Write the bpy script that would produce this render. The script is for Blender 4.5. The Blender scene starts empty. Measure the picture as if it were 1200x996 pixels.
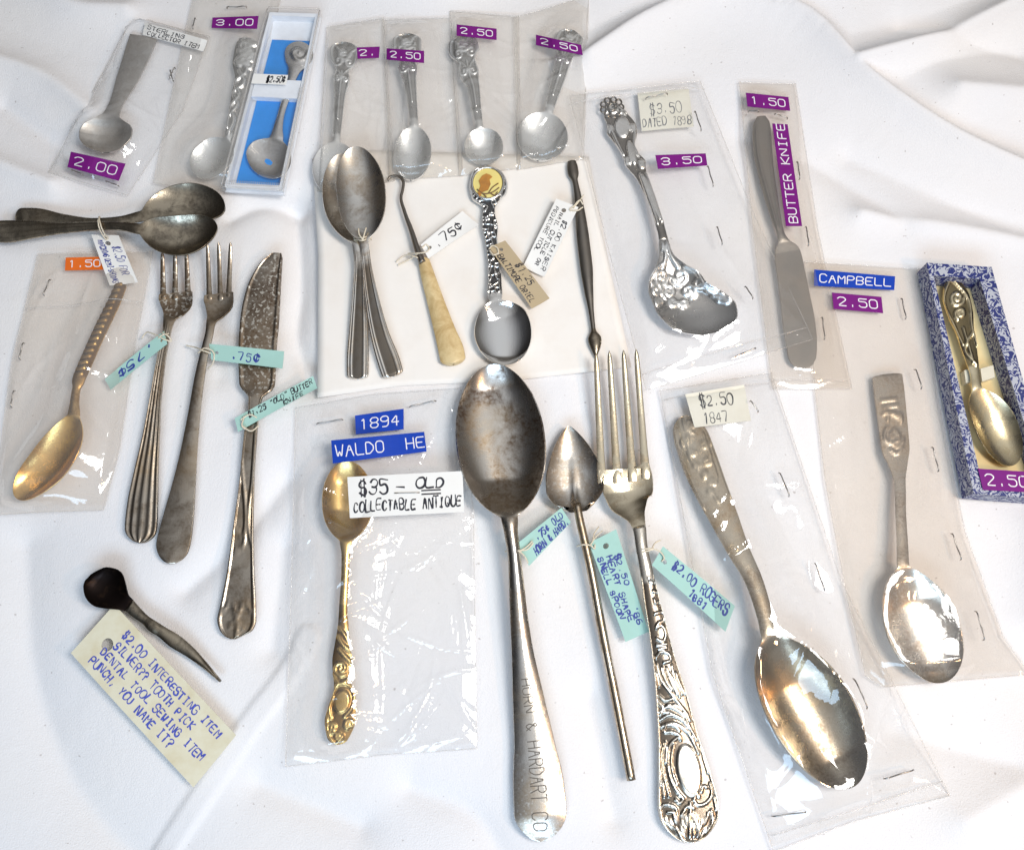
import bpy, math, random
import numpy as np
from mathutils import Vector
S = bpy.context.scene
C = S.collection
R = math.radians
# ------------------------------------------------------------------ camera
TILT, FPX, DIST, CX, CY = R(16), 1150.0, 500.0, 600.0, 498.0      # DIST in mm
cd = bpy.data.cameras.new('camera'); cam = bpy.data.objects.new('camera', cd); C.objects.link(cam)
cd.sensor_width = 36; cd.sensor_fit = 'HORIZONTAL'; cd.lens = FPX / 1200 * 36
cd.clip_start = 0.01; cd.clip_end = 20
CAMP = np.array([0, -DIST * math.sin(TILT), DIST * math.cos(TILT)])
cam.location = Vector(CAMP * 0.001); cam.rotation_euler = (TILT, 0, 0)
S.camera = cam
# ------------------------------------------------------------------ world and lamps
W = bpy.data.worlds.new('World'); S.world = W; W.use_nodes = True
nt = W.node_tree; bg = nt.nodes['Background']
tc = nt.nodes.new('ShaderNodeTexCoord'); sx = nt.nodes.new('ShaderNodeSeparateXYZ'); rp = nt.nodes.new('ShaderNodeValToRGB')
nt.links.new(tc.outputs['Generated'], sx.inputs[0]); nt.links.new(sx.outputs['Z'], rp.inputs[0]); 
r2 = nt.nodes.new('ShaderNodeValToRGB'); mw = nt.nodes.new('ShaderNodeMix'); mw.data_type = 'RGBA'; mw.blend_type = 'MULTIPLY'; mw.inputs[0].default_value = 1
nt.links.new(sx.outputs['X'], r2.inputs[0]); nt.links.new(rp.outputs[0], mw.inputs[6]); nt.links.new(r2.outputs[0], mw.inputs[7]); nt.links.new(mw.outputs[2], bg.inputs[0])
mp = nt.nodes.new('ShaderNodeMapRange'); mp.inputs[1].default_value = -1; mp.inputs[2].default_value = 1; nt.links.new(sx.outputs['X'], mp.inputs[0]); nt.links.new(mp.outputs[0], r2.inputs[0])
r2.color_ramp.elements[0].position = .16; r2.color_ramp.elements[0].color = (.16, .16, .17, 1)
r2.color_ramp.elements[1].position = .47; r2.color_ramp.elements[1].color = (1, 1, 1, 1)
rp.color_ramp.elements[0].position = 0.0; rp.color_ramp.elements[0].color = (.06, .052, .046, 1)
rp.color_ramp.elements[1].position = 0.9; rp.color_ramp.elements[1].color = (.56, .575, .60, 1)
e = rp.color_ramp.elements.new(.45); e.color = (.15, .145, .14, 1)
bg.inputs[1].default_value = 0.95


def area(name, loc, target, sx_, sy_, power, col):
    l = bpy.data.lights.new(name, 'AREA'); l.shape = 'RECTANGLE'; l.size = sx_; l.size_y = sy_; l.energy = power; l.color = col
    o = bpy.data.objects.new(name, l); C.objects.link(o); o.location = loc
    o.rotation_euler = (Vector(target) - Vector(loc)).to_track_quat('-Z', 'Y').to_euler()
    return o


area('warm_lamp', (.46, -.26, .52), (-.05, .06, 0), .07, .07, 0.75, (1, .60, .30))
area('window_light', (-.05, -.80, .66), (-.04, -.05, 0), .7, .35, 4.8, (.54, .76, 1))
kl = area('ceiling_lamp', (.36, -.10, .80), (-.05, .10, 0), .20, .30, 1.95, (1, .975, .94)); kl.data.spread = R(122)
S.view_settings.view_transform = 'Standard'; S.view_settings.look = 'None'
S.view_settings.exposure = 0.2; S.view_settings.gamma = 1
S.render.engine = 'CYCLES'
S.cycles.transparent_max_bounces = 32; S.cycles.max_bounces = 10
# ------------------------------------------------------------------ helpers
ct, st_ = math.cos(TILT), math.sin(TILT)


def P(px, py, z=0.0):
    """photo pixel -> point (mm) at height z"""
    px = np.asarray(px, float); py = np.asarray(py, float); z = np.asarray(z, float) + 0 * px
    dx = (px - CX) / FPX; dy = (CY - py) / FPX
    d = np.stack([dx, dy * ct + st_, dy * st_ - ct], -1)
    t = (z - CAMP[2]) / d[..., 2]
    return CAMP + d * t[..., None]


def pchip(x, y, q):
    x = np.asarray(x, float); y = np.asarray(y, float); q = np.clip(np.asarray(q, float), x[0], x[-1])
    if len(x) == 2: return np.interp(q, x, y)
    h = np.diff(x); dl = np.diff(y) / h; m = np.zeros(len(x))
    for i in range(1, len(x) - 1):
        if dl[i - 1] * dl[i] > 0:
            w1 = 2 * h[i] + h[i - 1]; w2 = h[i] + 2 * h[i - 1]
            m[i] = (w1 + w2) / (w1 / dl[i - 1] + w2 / dl[i])
    m[0] = dl[0]; m[-1] = dl[-1]
    k = np.clip(np.searchsorted(x, q) - 1, 0, len(h) - 1); t = (q - x[k]) / h[k]
    return ((1 + 2 * t) * (1 - t) ** 2 * y[k] + t * (1 - t) ** 2 * h[k] * m[k] + t * t * (3 - 2 * t) * y[k + 1] + t * t * (t - 1) * h[k] * m[k + 1])


def smooth_curve(x, y, q):
    x = np.asarray(x, float); y = np.asarray(y, float)
    if len(x) == 2: return np.interp(q, x, y)
    m = np.gradient(y, x); h = np.diff(x)
    k = np.clip(np.searchsorted(x, q) - 1, 0, len(h) - 1); t = (q - x[k]) / h[k]
    return ((1 + 2 * t) * (1 - t) ** 2 * y[k] + t * (1 - t) ** 2 * h[k] * m[k] + t * t * (3 - 2 * t) * y[k + 1] + t * t * (t - 1) * h[k] * m[k + 1])


def tag(o, label=None, cat=None, group=None, kind=None):
    if label: o['label'] = label
    if cat: o['category'] = cat
    if group: o['group'] = group
    if kind: o['kind'] = kind
    return o


VERTS = {}


def thing(name, label, cat, px, py, group=None):
    p = P(px, py, 0)
    o = bpy.data.objects.new(name, None); C.objects.link(o)
    o.empty_display_size = .01
    o.location = Vector(p * .001)
    VERTS[o.name] = []
    return tag(o, label, cat, group)


def wloc(o):
    v = Vector((0, 0, 0))
    while o is not None:
        v = v + o.location; o = o.parent
    return np.array(v) * 1000


def mesh_obj(name, V, F, mat, parent=None, normals=None, smooth=True, attr=None, loc=None):
    V = np.asarray(V, float)
    me = bpy.data.meshes.new(name)
    o = bpy.data.objects.new(name, me); C.objects.link(o)
    if parent is not None:
        o.parent = parent; base = wloc(parent)
        r = parent
        while r.parent is not None: r = r.parent
        VERTS.setdefault(r.name, []).append(V)
    else:
        base = np.array([V[:, 0].mean(), V[:, 1].mean(), V[:, 2].min()]) if loc is None else np.array(loc)
        o.location = Vector(base * .001); VERTS[o.name] = [V]
    if not np.isfinite(V).all(): print('NAN', name, np.argwhere(~np.isfinite(V))[:4])
    me.from_pydata(((V - base) * .001).tolist(), [], [tuple(int(i) for i in f) for f in F])
    if smooth: me.shade_smooth()
    if attr is not None:
        a = me.attributes.new('relief', 'FLOAT', 'POINT'); a.data.foreach_set('value', np.ascontiguousarray(attr, dtype=np.float32))
    if normals is not None:
        me.normals_split_custom_set_from_vertices([tuple(float(c) for c in n) for n in normals])
    me.materials.append(mat)
    return o


def bag_verts(name): return np.concatenate(VERTS[name])


def quads(n, m, wrap=False):
    F = []
    mm = m if wrap else m - 1
    for i in range(n - 1):
        for j in range(mm):
            k = (j + 1) % m
            F.append((i * m + j, i * m + k, (i + 1) * m + k, (i + 1) * m + j))
    return F


def thicken(V, F, th):
    """give a sheet thickness th downwards (z), with side walls"""
    V = np.asarray(V, float); n = len(V)
    V2 = V.copy(); V2[:, 2] -= th
    cnt = {}
    for f in F:
        for a, b in zip(f, f[1:] + f[:1]):
            cnt[(a, b)] = 1
    G = list(F) + [tuple(i + n for i in reversed(f)) for f in F]
    for (a, b) in cnt:
        if (b, a) not in cnt: G.append((b, a, a + n, b + n))
    return np.concatenate([V, V2]), G


def orient(V, F):
    """make a flat sheet face up"""
    V = np.asarray(V); f = F[0]; nz = np.cross(V[f[1]] - V[f[0]], V[f[2]] - V[f[0]])[2]
    return [tuple(reversed(f)) for f in F] if nz < 0 else [tuple(f) for f in F]


def tube_mesh(pts, rad, n=8, cap=True):
    pts = np.asarray(pts, float); N = len(pts); rad = np.zeros(N) + rad
    T = np.gradient(pts, axis=0); T /= np.linalg.norm(T, axis=1)[:, None] + 1e-9
    up = np.array([0, 0, 1.0]); V = []; prev = None
    for i in range(N):
        a = np.cross(T[i], up) if prev is None else prev - T[i] * np.dot(prev, T[i])
        if np.linalg.norm(a) < 1e-4: a = np.cross(T[i], [1, 0, 0])
        a /= np.linalg.norm(a); prev = a; b = np.cross(T[i], a)
        for k in range(n):
            t = 2 * math.pi * k / n
            V.append(pts[i] + rad[i] * (a * math.cos(t) + b * math.sin(t)))
    F = quads(N, n, True)
    if cap: F += [tuple(range(n))[::-1], tuple((N - 1) * n + k for k in range(n))]
    return np.array(V), F


def curve_pts(ctrl, n=40):
    c = np.asarray(ctrl, float); s = np.r_[0, np.cumsum(np.linalg.norm(np.diff(c, axis=0), axis=1) + 1e-6)]
    q = np.linspace(0, s[-1], n)
    return np.stack([smooth_curve(s, c[:, k], q) for k in range(c.shape[1])], -1)


def joinm(items):
    V = []; F = []; n = 0
    for v, f in items:
        V.append(np.asarray(v, float)); F += [tuple(i + n for i in g) for g in f]; n += len(v)
    return np.concatenate(V), F


def box_mesh(x0, x1, y0, y1, z0, z1):
    V = [(x, y, z) for x in (x0, x1) for y in (y0, y1) for z in (z0, z1)]
    return np.array(V, float), [(0, 1, 3, 2), (4, 6, 7, 5), (0, 4, 5, 1), (2, 3, 7, 6), (0, 2, 6, 4), (1, 5, 7, 3)]


def prism_px(poly, z0, z1):
    """upright prism over a pixel polygon taken at height z1"""
    p = np.array([P(a, b, z1) for a, b in poly]); n = len(p)
    area2 = sum(p[i][0] * p[(i + 1) % n][1] - p[(i + 1) % n][0] * p[i][1] for i in range(n))
    if area2 < 0: p = p[::-1]
    q = p.copy(); q[:, 2] = z0
    F = [tuple(range(n)), tuple(range(2 * n - 1, n - 1, -1))] + [(i + n, (i + 1) % n + n, (i + 1) % n, i) for i in range(n)]
    return np.concatenate([p, q]), F


# ------------------------------------------------------------------ materials
class NT:
    def __init__(s, name):
        s.m = bpy.data.materials.new(name); s.m.use_nodes = True; s.t = s.m.node_tree
        s.b = s.t.nodes.get('Principled BSDF'); s.out = s.t.nodes.get('Material Output')
        s.tc = s.t.nodes.new('ShaderNodeTexCoord')

    def n(s, typ, **kw):
        x = s.t.nodes.new(typ)
        for k, v in kw.items():
            if k.startswith('i_'):
                x.inputs[k[2:]].default_value = v
            else: setattr(x, k, v)
        return x

    def l(s, a, b): s.t.links.new(a, b)

    def noise(s, scale, detail=4, rough=.55, dist=0, vec=None):
        x = s.n('ShaderNodeTexNoise'); x.inputs['Scale'].default_value = scale; x.inputs['Detail'].default_value = detail
        x.inputs['Roughness'].default_value = rough; x.inputs['Distortion'].default_value = dist
        s.l(vec or s.tc.outputs['Object'], x.inputs['Vector']); return x

    def ramp(s, src, stops):
        x = s.n('ShaderNodeValToRGB'); cr = x.color_ramp
        while len(cr.elements) < len(stops): cr.elements.new(.5)
        for e_, (p, c) in zip(cr.elements, stops):
            e_.position = p; e_.color = (c, c, c, 1) if isinstance(c, (int, float)) else (*c, 1)
        s.l(src, x.inputs[0]); return x

    def mix(s, f, a, b, mode='MIX'):
        x = s.n('ShaderNodeMix', data_type='RGBA', blend_type=mode)
        for i, v in ((0, f), (6, a), (7, b)):
            if hasattr(v, 'is_linked'): s.l(v, x.inputs[i])
            elif isinstance(v, (int, float)): x.inputs[i].default_value = v if i == 0 else (v, v, v, 1)
            else: x.inputs[i].default_value = (*v, 1)
        return x.outputs[2]

    def bump(s, h, strength, dist, prev=None):
        x = s.n('ShaderNodeBump'); x.inputs['Strength'].default_value = strength; x.inputs['Distance'].default_value = dist
        s.l(h, x.inputs['Height'])
        if prev: s.l(prev, x.inputs['Normal'])
        return x.outputs[0]


def metal(name, base, rough=.2, spot=None, amount=.5, scale=150, fine=900, rel_dark=None, spec_light=None, bumpd=.00015, cover=.56, warm=.25, sp0=.60):
    t = NT(name); b = t.b; b.inputs['Metallic'].default_value = 1
    n1 = t.noise(scale, 6, .65, .4); n2 = t.noise(fine, 5, .7)
    col = base
    if spot is not None:
        m = t.ramp(n1.outputs['Fac'], [(max(0, cover - .10), 1.0), (cover + .05, 0.0)])
        m2 = t.ramp(n2.outputs['Fac'], [(.36, .55), (.60, 1.0)])
        mm = t.n('ShaderNodeMath', operation='MULTIPLY'); t.l(m.outputs[0], mm.inputs[0]); t.l(m2.outputs[0], mm.inputs[1])
        ma = t.n('ShaderNodeMath', operation='MULTIPLY'); t.l(mm.outputs[0], ma.inputs[0]); ma.inputs[1].default_value = amount
        col = t.mix(ma.outputs[0], base, spot)
        rr = t.n('ShaderNodeMapRange'); t.l(ma.outputs[0], rr.inputs[0]); rr.inputs[3].default_value = rough; rr.inputs[4].default_value = min(.6, rough + .25)
        t.l(rr.outputs[0], b.inputs['Roughness'])
    else:
        rr = t.n('ShaderNodeMapRange'); t.l(n1.outputs['Fac'], rr.inputs[0]); rr.inputs[3].default_value = rough * .7; rr.inputs[4].default_value = rough * 1.4
        t.l(rr.outputs[0], b.inputs['Roughness'])
    wn = t.noise(22, 3, .5, .8)
    col = t.mix(t.ramp(wn.outputs['Fac'], [(.42, 0.0), (.64, .6 * warm)]).outputs[0], col, tuple(c * k for c, k in zip(base, (1.0, .80, .55))))
    if spec_light is not None:
        sp = t.ramp(t.noise(fine * .9, 2, .5).outputs['Fac'], [(sp0, 0.0), (sp0 + .07, .85)])
        col = t.mix(sp.outputs[0], col, spec_light)
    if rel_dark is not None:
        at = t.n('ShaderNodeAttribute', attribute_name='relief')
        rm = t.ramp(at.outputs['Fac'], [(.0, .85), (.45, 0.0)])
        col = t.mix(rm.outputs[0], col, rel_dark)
    if hasattr(col, 'is_linked'): t.l(col, b.inputs['Base Color'])
    else: b.inputs['Base Color'].default_value = (*col, 1)
    mpn = t.n('ShaderNodeMapping'); mpn.inputs['Rotation'].default_value = (0, 0, .35); mpn.inputs['Scale'].default_value = (1, .05, 1); t.l(t.tc.outputs['Object'], mpn.inputs[0])
    scr = t.noise(1500, 2, .5, 0, mpn.outputs[0])
    t.l(t.bump(scr.outputs['Fac'], .12, .00012, t.bump(n2.outputs['Fac'], .25, bumpd)), b.inputs['Normal'])
    return t.m


def paper(name, col, stain=(.5, .42, .3), amt=.25, rough=.75):
    t = NT(name)
    n = t.noise(90, 5, .6); r = t.ramp(n.outputs['Fac'], [(.45, 0.0), (.8, amt)])
    t.l(t.mix(r.outputs[0], col, stain), t.b.inputs['Base Color']); t.b.inputs['Roughness'].default_value = rough
    t.l(t.bump(t.noise(1500, 3).outputs['Fac'], .3, .0001), t.b.inputs['Normal'])
    return t.m


def plastic(name, col, rough=.4):
    t = NT(name)
    n = t.noise(200, 4); t.l(t.mix(t.ramp(n.outputs['Fac'], [(.35, 0.0), (.75, .35)]).outputs[0], col, tuple(c * .75 for c in col)), t.b.inputs['Base Color'])
    t.b.inputs['Roughness'].default_value = rough; t.b.inputs['Specular IOR Level'].default_value = .18
    t.l(t.bump(n.outputs['Fac'], .2, .0003), t.b.inputs['Normal'])
    return t.m


def ink(name, col): 
    t = NT(name); n = t.noise(900, 3)
    t.l(t.mix(t.ramp(n.outputs['Fac'], [(.4, 0.0), (.7, .5)]).outputs[0], col, tuple(min(1, c * 1.8 + .03) for c in col)), t.b.inputs['Base Color'])
    t.b.inputs['Roughness'].default_value = .6
    return t.m


def film(name, tint=(.97, .97, .97), milk=.06, milkcol=(.8, .78, .74), rough=.07, gloss=1.3, bscale=160, bstr=.35):
    t = NT(name); t.t.nodes.remove(t.b)
    n1 = t.noise(bscale, 3, .5, .6); n2 = t.noise(bscale * .3, 2, .5, 1.0)
    nb = t.bump(n2.outputs['Fac'], bstr, .003, t.bump(n1.outputs['Fac'], bstr, .0007))
    tr = t.n('ShaderNodeBsdfTransparent'); tr.inputs[0].default_value = (*tint, 1)
    gl = t.n('ShaderNodeBsdfGlossy'); gl.inputs['Roughness'].default_value = rough; t.l(nb, gl.inputs['Normal'])
    df = t.n('ShaderNodeBsdfDiffuse'); df.inputs[0].default_value = (*milkcol, 1); t.l(nb, df.inputs['Normal'])
    lw = t.n('ShaderNodeLayerWeight'); pw = t.n('ShaderNodeMath', operation='POWER'); t.l(lw.outputs['Facing'], pw.inputs[0]); pw.inputs[1].default_value = 5
    fr = t.n('ShaderNodeMath', operation='MULTIPLY_ADD'); t.l(pw.outputs[0], fr.inputs[0]); fr.inputs[1].default_value = .95; fr.inputs[2].default_value = .05
    mu = t.n('ShaderNodeMath', operation='MULTIPLY', use_clamp=True); t.l(fr.outputs[0], mu.inputs[0]); mu.inputs[1].default_value = gloss
    m1 = t.n('ShaderNodeMixShader'); t.l(mu.outputs[0], m1.inputs[0]); t.l(tr.outputs[0], m1.inputs[1]); t.l(gl.outputs[0], m1.inputs[2])
    m2 = t.n('ShaderNodeMixShader'); m2.inputs[0].default_value = milk; t.l(m1.outputs[0], m2.inputs[1]); t.l(df.outputs[0], m2.inputs[2])
    t.l(m2.outputs[0], t.out.inputs['Surface'])
    return t.m


M = {}
M['silver'] = metal('silver', (.80, .79, .77), .16, (.45, .40, .33), .35, 120)
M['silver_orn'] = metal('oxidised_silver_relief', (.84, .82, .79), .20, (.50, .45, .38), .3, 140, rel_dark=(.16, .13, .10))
M['pierced'] = metal('blackened_pierced_silver', (.80, .79, .77), .15, None, rel_dark=(.012, .011, .012))
M['champagne'] = metal('pale_gilt_relief', (.78, .68, .47), .2, (.40, .32, .18), .5, 150, rel_dark=(.16, .12, .06))
M['silver_soft'] = metal('bright_souvenir_silver', (.80, .80, .79), .27, None, rel_dark=(.30, .28, .26))
M['chrome'] = metal('polished_steel', (.83, .82, .80), .07)
M['tarnish'] = metal('tarnished_silver_plate', (.82, .79, .74), .17, (.10, .060, .036), .95, 42, 480, cover=.55, warm=.6)
M['plate'] = metal('worn_silver_plate', (.82, .80, .76), .18, (.24, .17, .11), .8, 60, 700, cover=.56, spec_light=(.74, .70, .64), warm=.45)
M['plate_orn'] = metal('worn_plate_relief', (.83, .81, .77), .19, (.26, .19, .13), .75, 70, 700, cover=.54, rel_dark=(.11, .085, .06), warm=.45)
M['brown_plate'] = metal('brown_toned_plate', (.72, .65, .54), .19, (.16, .11, .065), .85, 60, 600, cover=.57, rel_dark=None, warm=.45)
M['aged'] = metal('aged_brown_plate', (.50, .445, .375), .22, (.13, .095, .065), .85, 60, 650, cover=.54, warm=.6)
M['aged_spotted'] = metal('aged_spotted_plate', (.50, .44, .37), .22, (.10, .065, .045), .95, 50, 620, cover=.56, warm=.8, spec_light=(.85, .80, .70), sp0=.555)
M['bronze_bowl'] = metal('brown_gold_toned_plate', (.62, .54, .42), .17, (.14, .095, .055), .85, 48, 650, cover=.55, warm=.7)
M['dark_steel'] = metal('dark_tarnished_metal', (.44, .38, .29), .20, (.07, .06, .05), .8, 110, 600, cover=.55)
M['grey_metal'] = metal('dull_grey_metal', (.24, .22, .195), .36, (.22, .19, .16), .5, 60, 900, cover=.52)
M['pewter'] = metal('brushed_pewter', (.66, .63, .59), .38, (.42, .38, .34), .5, 200, 1200)
M['gold'] = metal('gold_plate', (.90, .62, .25), .15, (.55, .33, .12), .5, 70)
M['gold_pale'] = metal('pale_gold_wash', (.86, .66, .33), .17, (.40, .28, .12), .5, 110)
M['gold_dark'] = metal('browned_gold', (.62, .40, .15), .24, (.20, .10, .03), .8, 120, 600, cover=.58, rel_dark=(.10, .05, .02))
M['brass_orn'] = metal('antique_gold_relief', (.78, .55, .22), .24, (.42, .26, .09), .5, 150, rel_dark=(.24, .13, .04))
M['brass'] = metal('antique_gold', (.78, .62, .27), .18, (.45, .32, .12), .5, 120)
M['fork_gold'] = metal('yellowed_plate', (.78, .69, .52), .18, (.24, .18, .11), .7, 120, 700, cover=.5)
M['black'] = metal('black_tarnish', (.018, .013, .012), .45, (.05, .03, .02), .7, 200, 900, cover=.45)
M['steel_wire'] = metal('staple_wire', (.42, .40, .38), .3)
t = NT('ivory'); n = t.noise(110, 6, .7, .5)
t.l(t.mix(t.ramp(n.outputs['Fac'], [(.42, 0.0), (.66, .75)]).outputs[0], (.72, .56, .30), (.44, .28, .10)), t.b.inputs['Base Color']); t.b.inputs['Roughness'].default_value = .35
M['ivory'] = t.m
M['cream_card'] = paper('cream_card', (.80, .77, .66)); M['white_card'] = paper('white_card', (.84, .83, .80), amt=.1)
M['old_card'] = paper('old_cream_card', (.72, .68, .52), (.52, .40, .18), .45)
M['teal_card'] = paper('pale_teal_card', (.37, .60, .54), (.30, .48, .40), .4); M['kraft_card'] = paper('kraft_card', (.46, .36, .22))
M['string'] = paper('cotton_string', (.74, .66, .52), (.45, .36, .25), .6)
M['purple'] = plastic('purple_label_tape', (.19, .012, .20)); M['blue'] = plastic('blue_label_tape', (.010, .055, .42)); M['orange'] = plastic('orange_label_tape', (.80, .16, .02))
M['white_ink'] = ink('embossed_white', (.80, .77, .80)); M['blue_ink'] = ink('blue_pen_ink', (.02, .04, .24)); M['black_ink'] = ink('black_pen_ink', (.012, .012, .02))
M['biro'] = ink('blue_ballpoint', (.05, .07, .38)); M['engrave'] = ink('engraving_dark', (.09, .075, .06)); M['pencil'] = ink('grey_pencil', (.12, .12, .13))
M['film_clear'] = film('clear_film', (.997, .997, .994), .02, (.86, .86, .84), .06, 1.9)
M['film_stiff'] = film('stiff_clear_film', (.997, .997, .995), .018, (.86, .86, .84), .05, 1.8, 60, .2)
M['film_milk'] = film('milky_film', (.995, .993, .988), .15, (.82, .81, .77), .09, 1.7)
M['film_beige'] = film('yellowed_film', (.985, .97, .95), .08, (.86, .79, .72), .07, 1.7, 90, .3)
M['film_back'] = film('clear_back_film', (.998, .998, .998), .01, (.9, .9, .9), .3, .15)
M['film_back_beige'] = film('yellowed_back_film', (.99, .975, .955), .04, (.85, .80, .74), .3, .15)
BACK = {'yellowed_film': 'film_back_beige', 'milky_film': 'film_back_beige'}
M['film_seam'] = film('film_seam', (.97, .96, .95), .18, (.88, .86, .83), .12, 1.0)
M['film_box'] = film('clear_box_plastic', (.995, .995, .997), .01, (.8, .82, .84), .05, .6, 40, .05)
M['box_white'] = plastic('white_box_plastic', (.84, .87, .91), .3); M['box_blue'] = plastic('blue_flock', (.03, .27, .74), .7)
M['fold_plastic'] = plastic('pale_plastic_clip', (.72, .68, .55), .3)
M['yellow_card'] = paper('cream_lining', (.80, .66, .36), (.6, .42, .16), .4)
# damask patterned paper of the long box
t = NT('blue_white_damask'); n = t.noise(190, 3, .5, .9)
sn = t.n('ShaderNodeMath', operation='MULTIPLY'); t.l(n.outputs['Fac'], sn.inputs[0]); sn.inputs[1].default_value = 40
s2 = t.n('ShaderNodeMath', operation='SINE'); t.l(sn.outputs[0], s2.inputs[0])
t.l(t.mix(t.ramp(s2.outputs[0], [(.05, 0.0), (.25, 1.0)]).outputs[0], (.012, .022, .15), (.44, .46, .52)), t.b.inputs['Base Color']); t.b.inputs['Roughness'].default_value = .5
M['damask'] = t.m
# cloth
t = NT('white_cloth')
big = t.noise(7, 3); spk = t.noise(420, 1, .4)
c0 = t.mix(t.ramp(big.outputs['Fac'], [(.4, 0.0), (.62, 1.0)]).outputs[0], (.80, .79, .80), (.82, .795, .78))
c1 = t.mix(t.ramp(spk.outputs['Fac'], [(.765, 0.0), (.80, .5)]).outputs[0], c0, (.35, .30, .27))
t.l(c1, t.b.inputs['Base Color']); t.b.inputs['Roughness'].default_value = .9; t.b.inputs['Specular IOR Level'].default_value = .15
wv = t.n('ShaderNodeTexWave'); wv.inputs['Scale'].default_value = 450; wv.inputs['Distortion'].default_value = 2; t.l(t.tc.outputs['Object'], wv.inputs[0])
t.l(t.bump(t.noise(1300, 3).outputs['Fac'], .5, .0006, t.bump(t.noise(55, 3, .5, .4).outputs['Fac'], .45, .0012)), t.b.inputs['Normal'])
M['cloth'] = t.m
t = NT('cream_white_napkin'); n = t.noise(35, 5, .6)
t.l(t.mix(t.ramp(n.outputs['Fac'], [(.45, 0.0), (.75, .5)]).outputs[0], (.84, .80, .75), (.76, .69, .61)), t.b.inputs['Base Color']); t.b.inputs['Roughness'].default_value = .9
t.l(t.bump(t.noise(60, 3).outputs['Fac'], .35, .0012), t.b.inputs['Normal'])
M['napkin'] = t.m
# ------------------------------------------------------------------ stroke lettering
FONT = {'A': "00 26 40|13 33", 'B': "00 06 36 45 44 33 03|33 42 41 30 00", 'C': "45 36 16 05 01 10 30 41", 'D': "00 06 26 44 42 20 00",
        'E': "46 06 00 40|03 33", 'F': "46 06 00|03 33", 'G': "45 36 16 05 01 10 30 41 43 23", 'H': "00 06|40 46|03 43", 'I': "20 26|10 30|16 36",
        'J': "46 41 30 10 01", 'K': "00 06|46 03 40", 'L': "06 00 40", 'M': "00 06 23 46 40", 'N': "00 06 40 46", 'O': "16 05 01 10 30 41 45 36 16",
        'P': "00 06 36 45 44 33 03", 'Q': "16 05 01 10 30 41 45 36 16|22 40", 'R': "00 06 36 45 44 33 03|23 40", 'S': "45 36 16 05 04 13 33 42 41 30 10 01",
        'T': "06 46|26 20", 'U': "06 01 10 30 41 46", 'V': "06 20 46", 'W': "06 10 23 30 46", 'X': "00 46|06 40", 'Y': "06 23 46|23 20", 'Z': "06 46 00 40",
        '0': "16 05 01 10 30 41 45 36 16", '1': "15 26 20", '2': "05 16 36 45 44 00 40", '3': "05 16 36 45 44 33 13|33 42 41 30 10 01", '4': "30 36 02 42",
        '5': "46 06 04 34 43 41 30 10 01", '6': "36 16 04 01 10 30 41 42 33 13 02", '7': "06 46 20", '8': "13 04 05 16 36 45 44 33 13 02 01 10 30 41 42 33",
        '9': "44 33 13 04 05 16 36 45 41 30 10", '$': "45 36 16 05 04 13 33 42 41 30 10 01|17 1-|37 3-", 'c': "44 35 15 04 02 11 31 42|26 20", '.': "20 21",
        ',': "21 1-", '?': "05 16 36 45 44 23 22|20 21", '"': "16 15|36 35", '&': "40 05 16 25 02 10 20 42", '+': "21 25|03 43", '-': "03 43", "'": "26 25",
        '#': "10 26|20 36|02 42|04 44", ' ': ""}


def glyph(ch):
    out = []
    for poly in FONT.get(ch, "").split('|'):
        if poly.strip():
            out.append([(int(q[0]), -1 if q[1] == '-' else int(q[1])) for q in poly.split()])
    return out


def ribbon(pts, w, lift_dir=None):
    """flat pen stroke through 3D points"""
    p = np.asarray(pts, float); n = len(p)
    T = np.gradient(p, axis=0) if n > 2 else np.array([p[1] - p[0]] * 2)
    T[:, 2] = 0; T /= np.linalg.norm(T, axis=1)[:, None] + 1e-9
    N = np.stack([-T[:, 1], T[:, 0], 0 * T[:, 0]], -1)
    p = p.copy(); p[0] -= T[0] * np.mean(w) * .4; p[-1] += T[-1] * np.mean(w) * .4
    w = (np.zeros(n) + w)[:, None]
    V = np.stack([p + N * w / 2, p - N * w / 2], 1).reshape(-1, 3)
    return V, [(2 * i, 2 * i + 1, 2 * i + 3, 2 * i + 2) for i in range(n - 1)]


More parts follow.
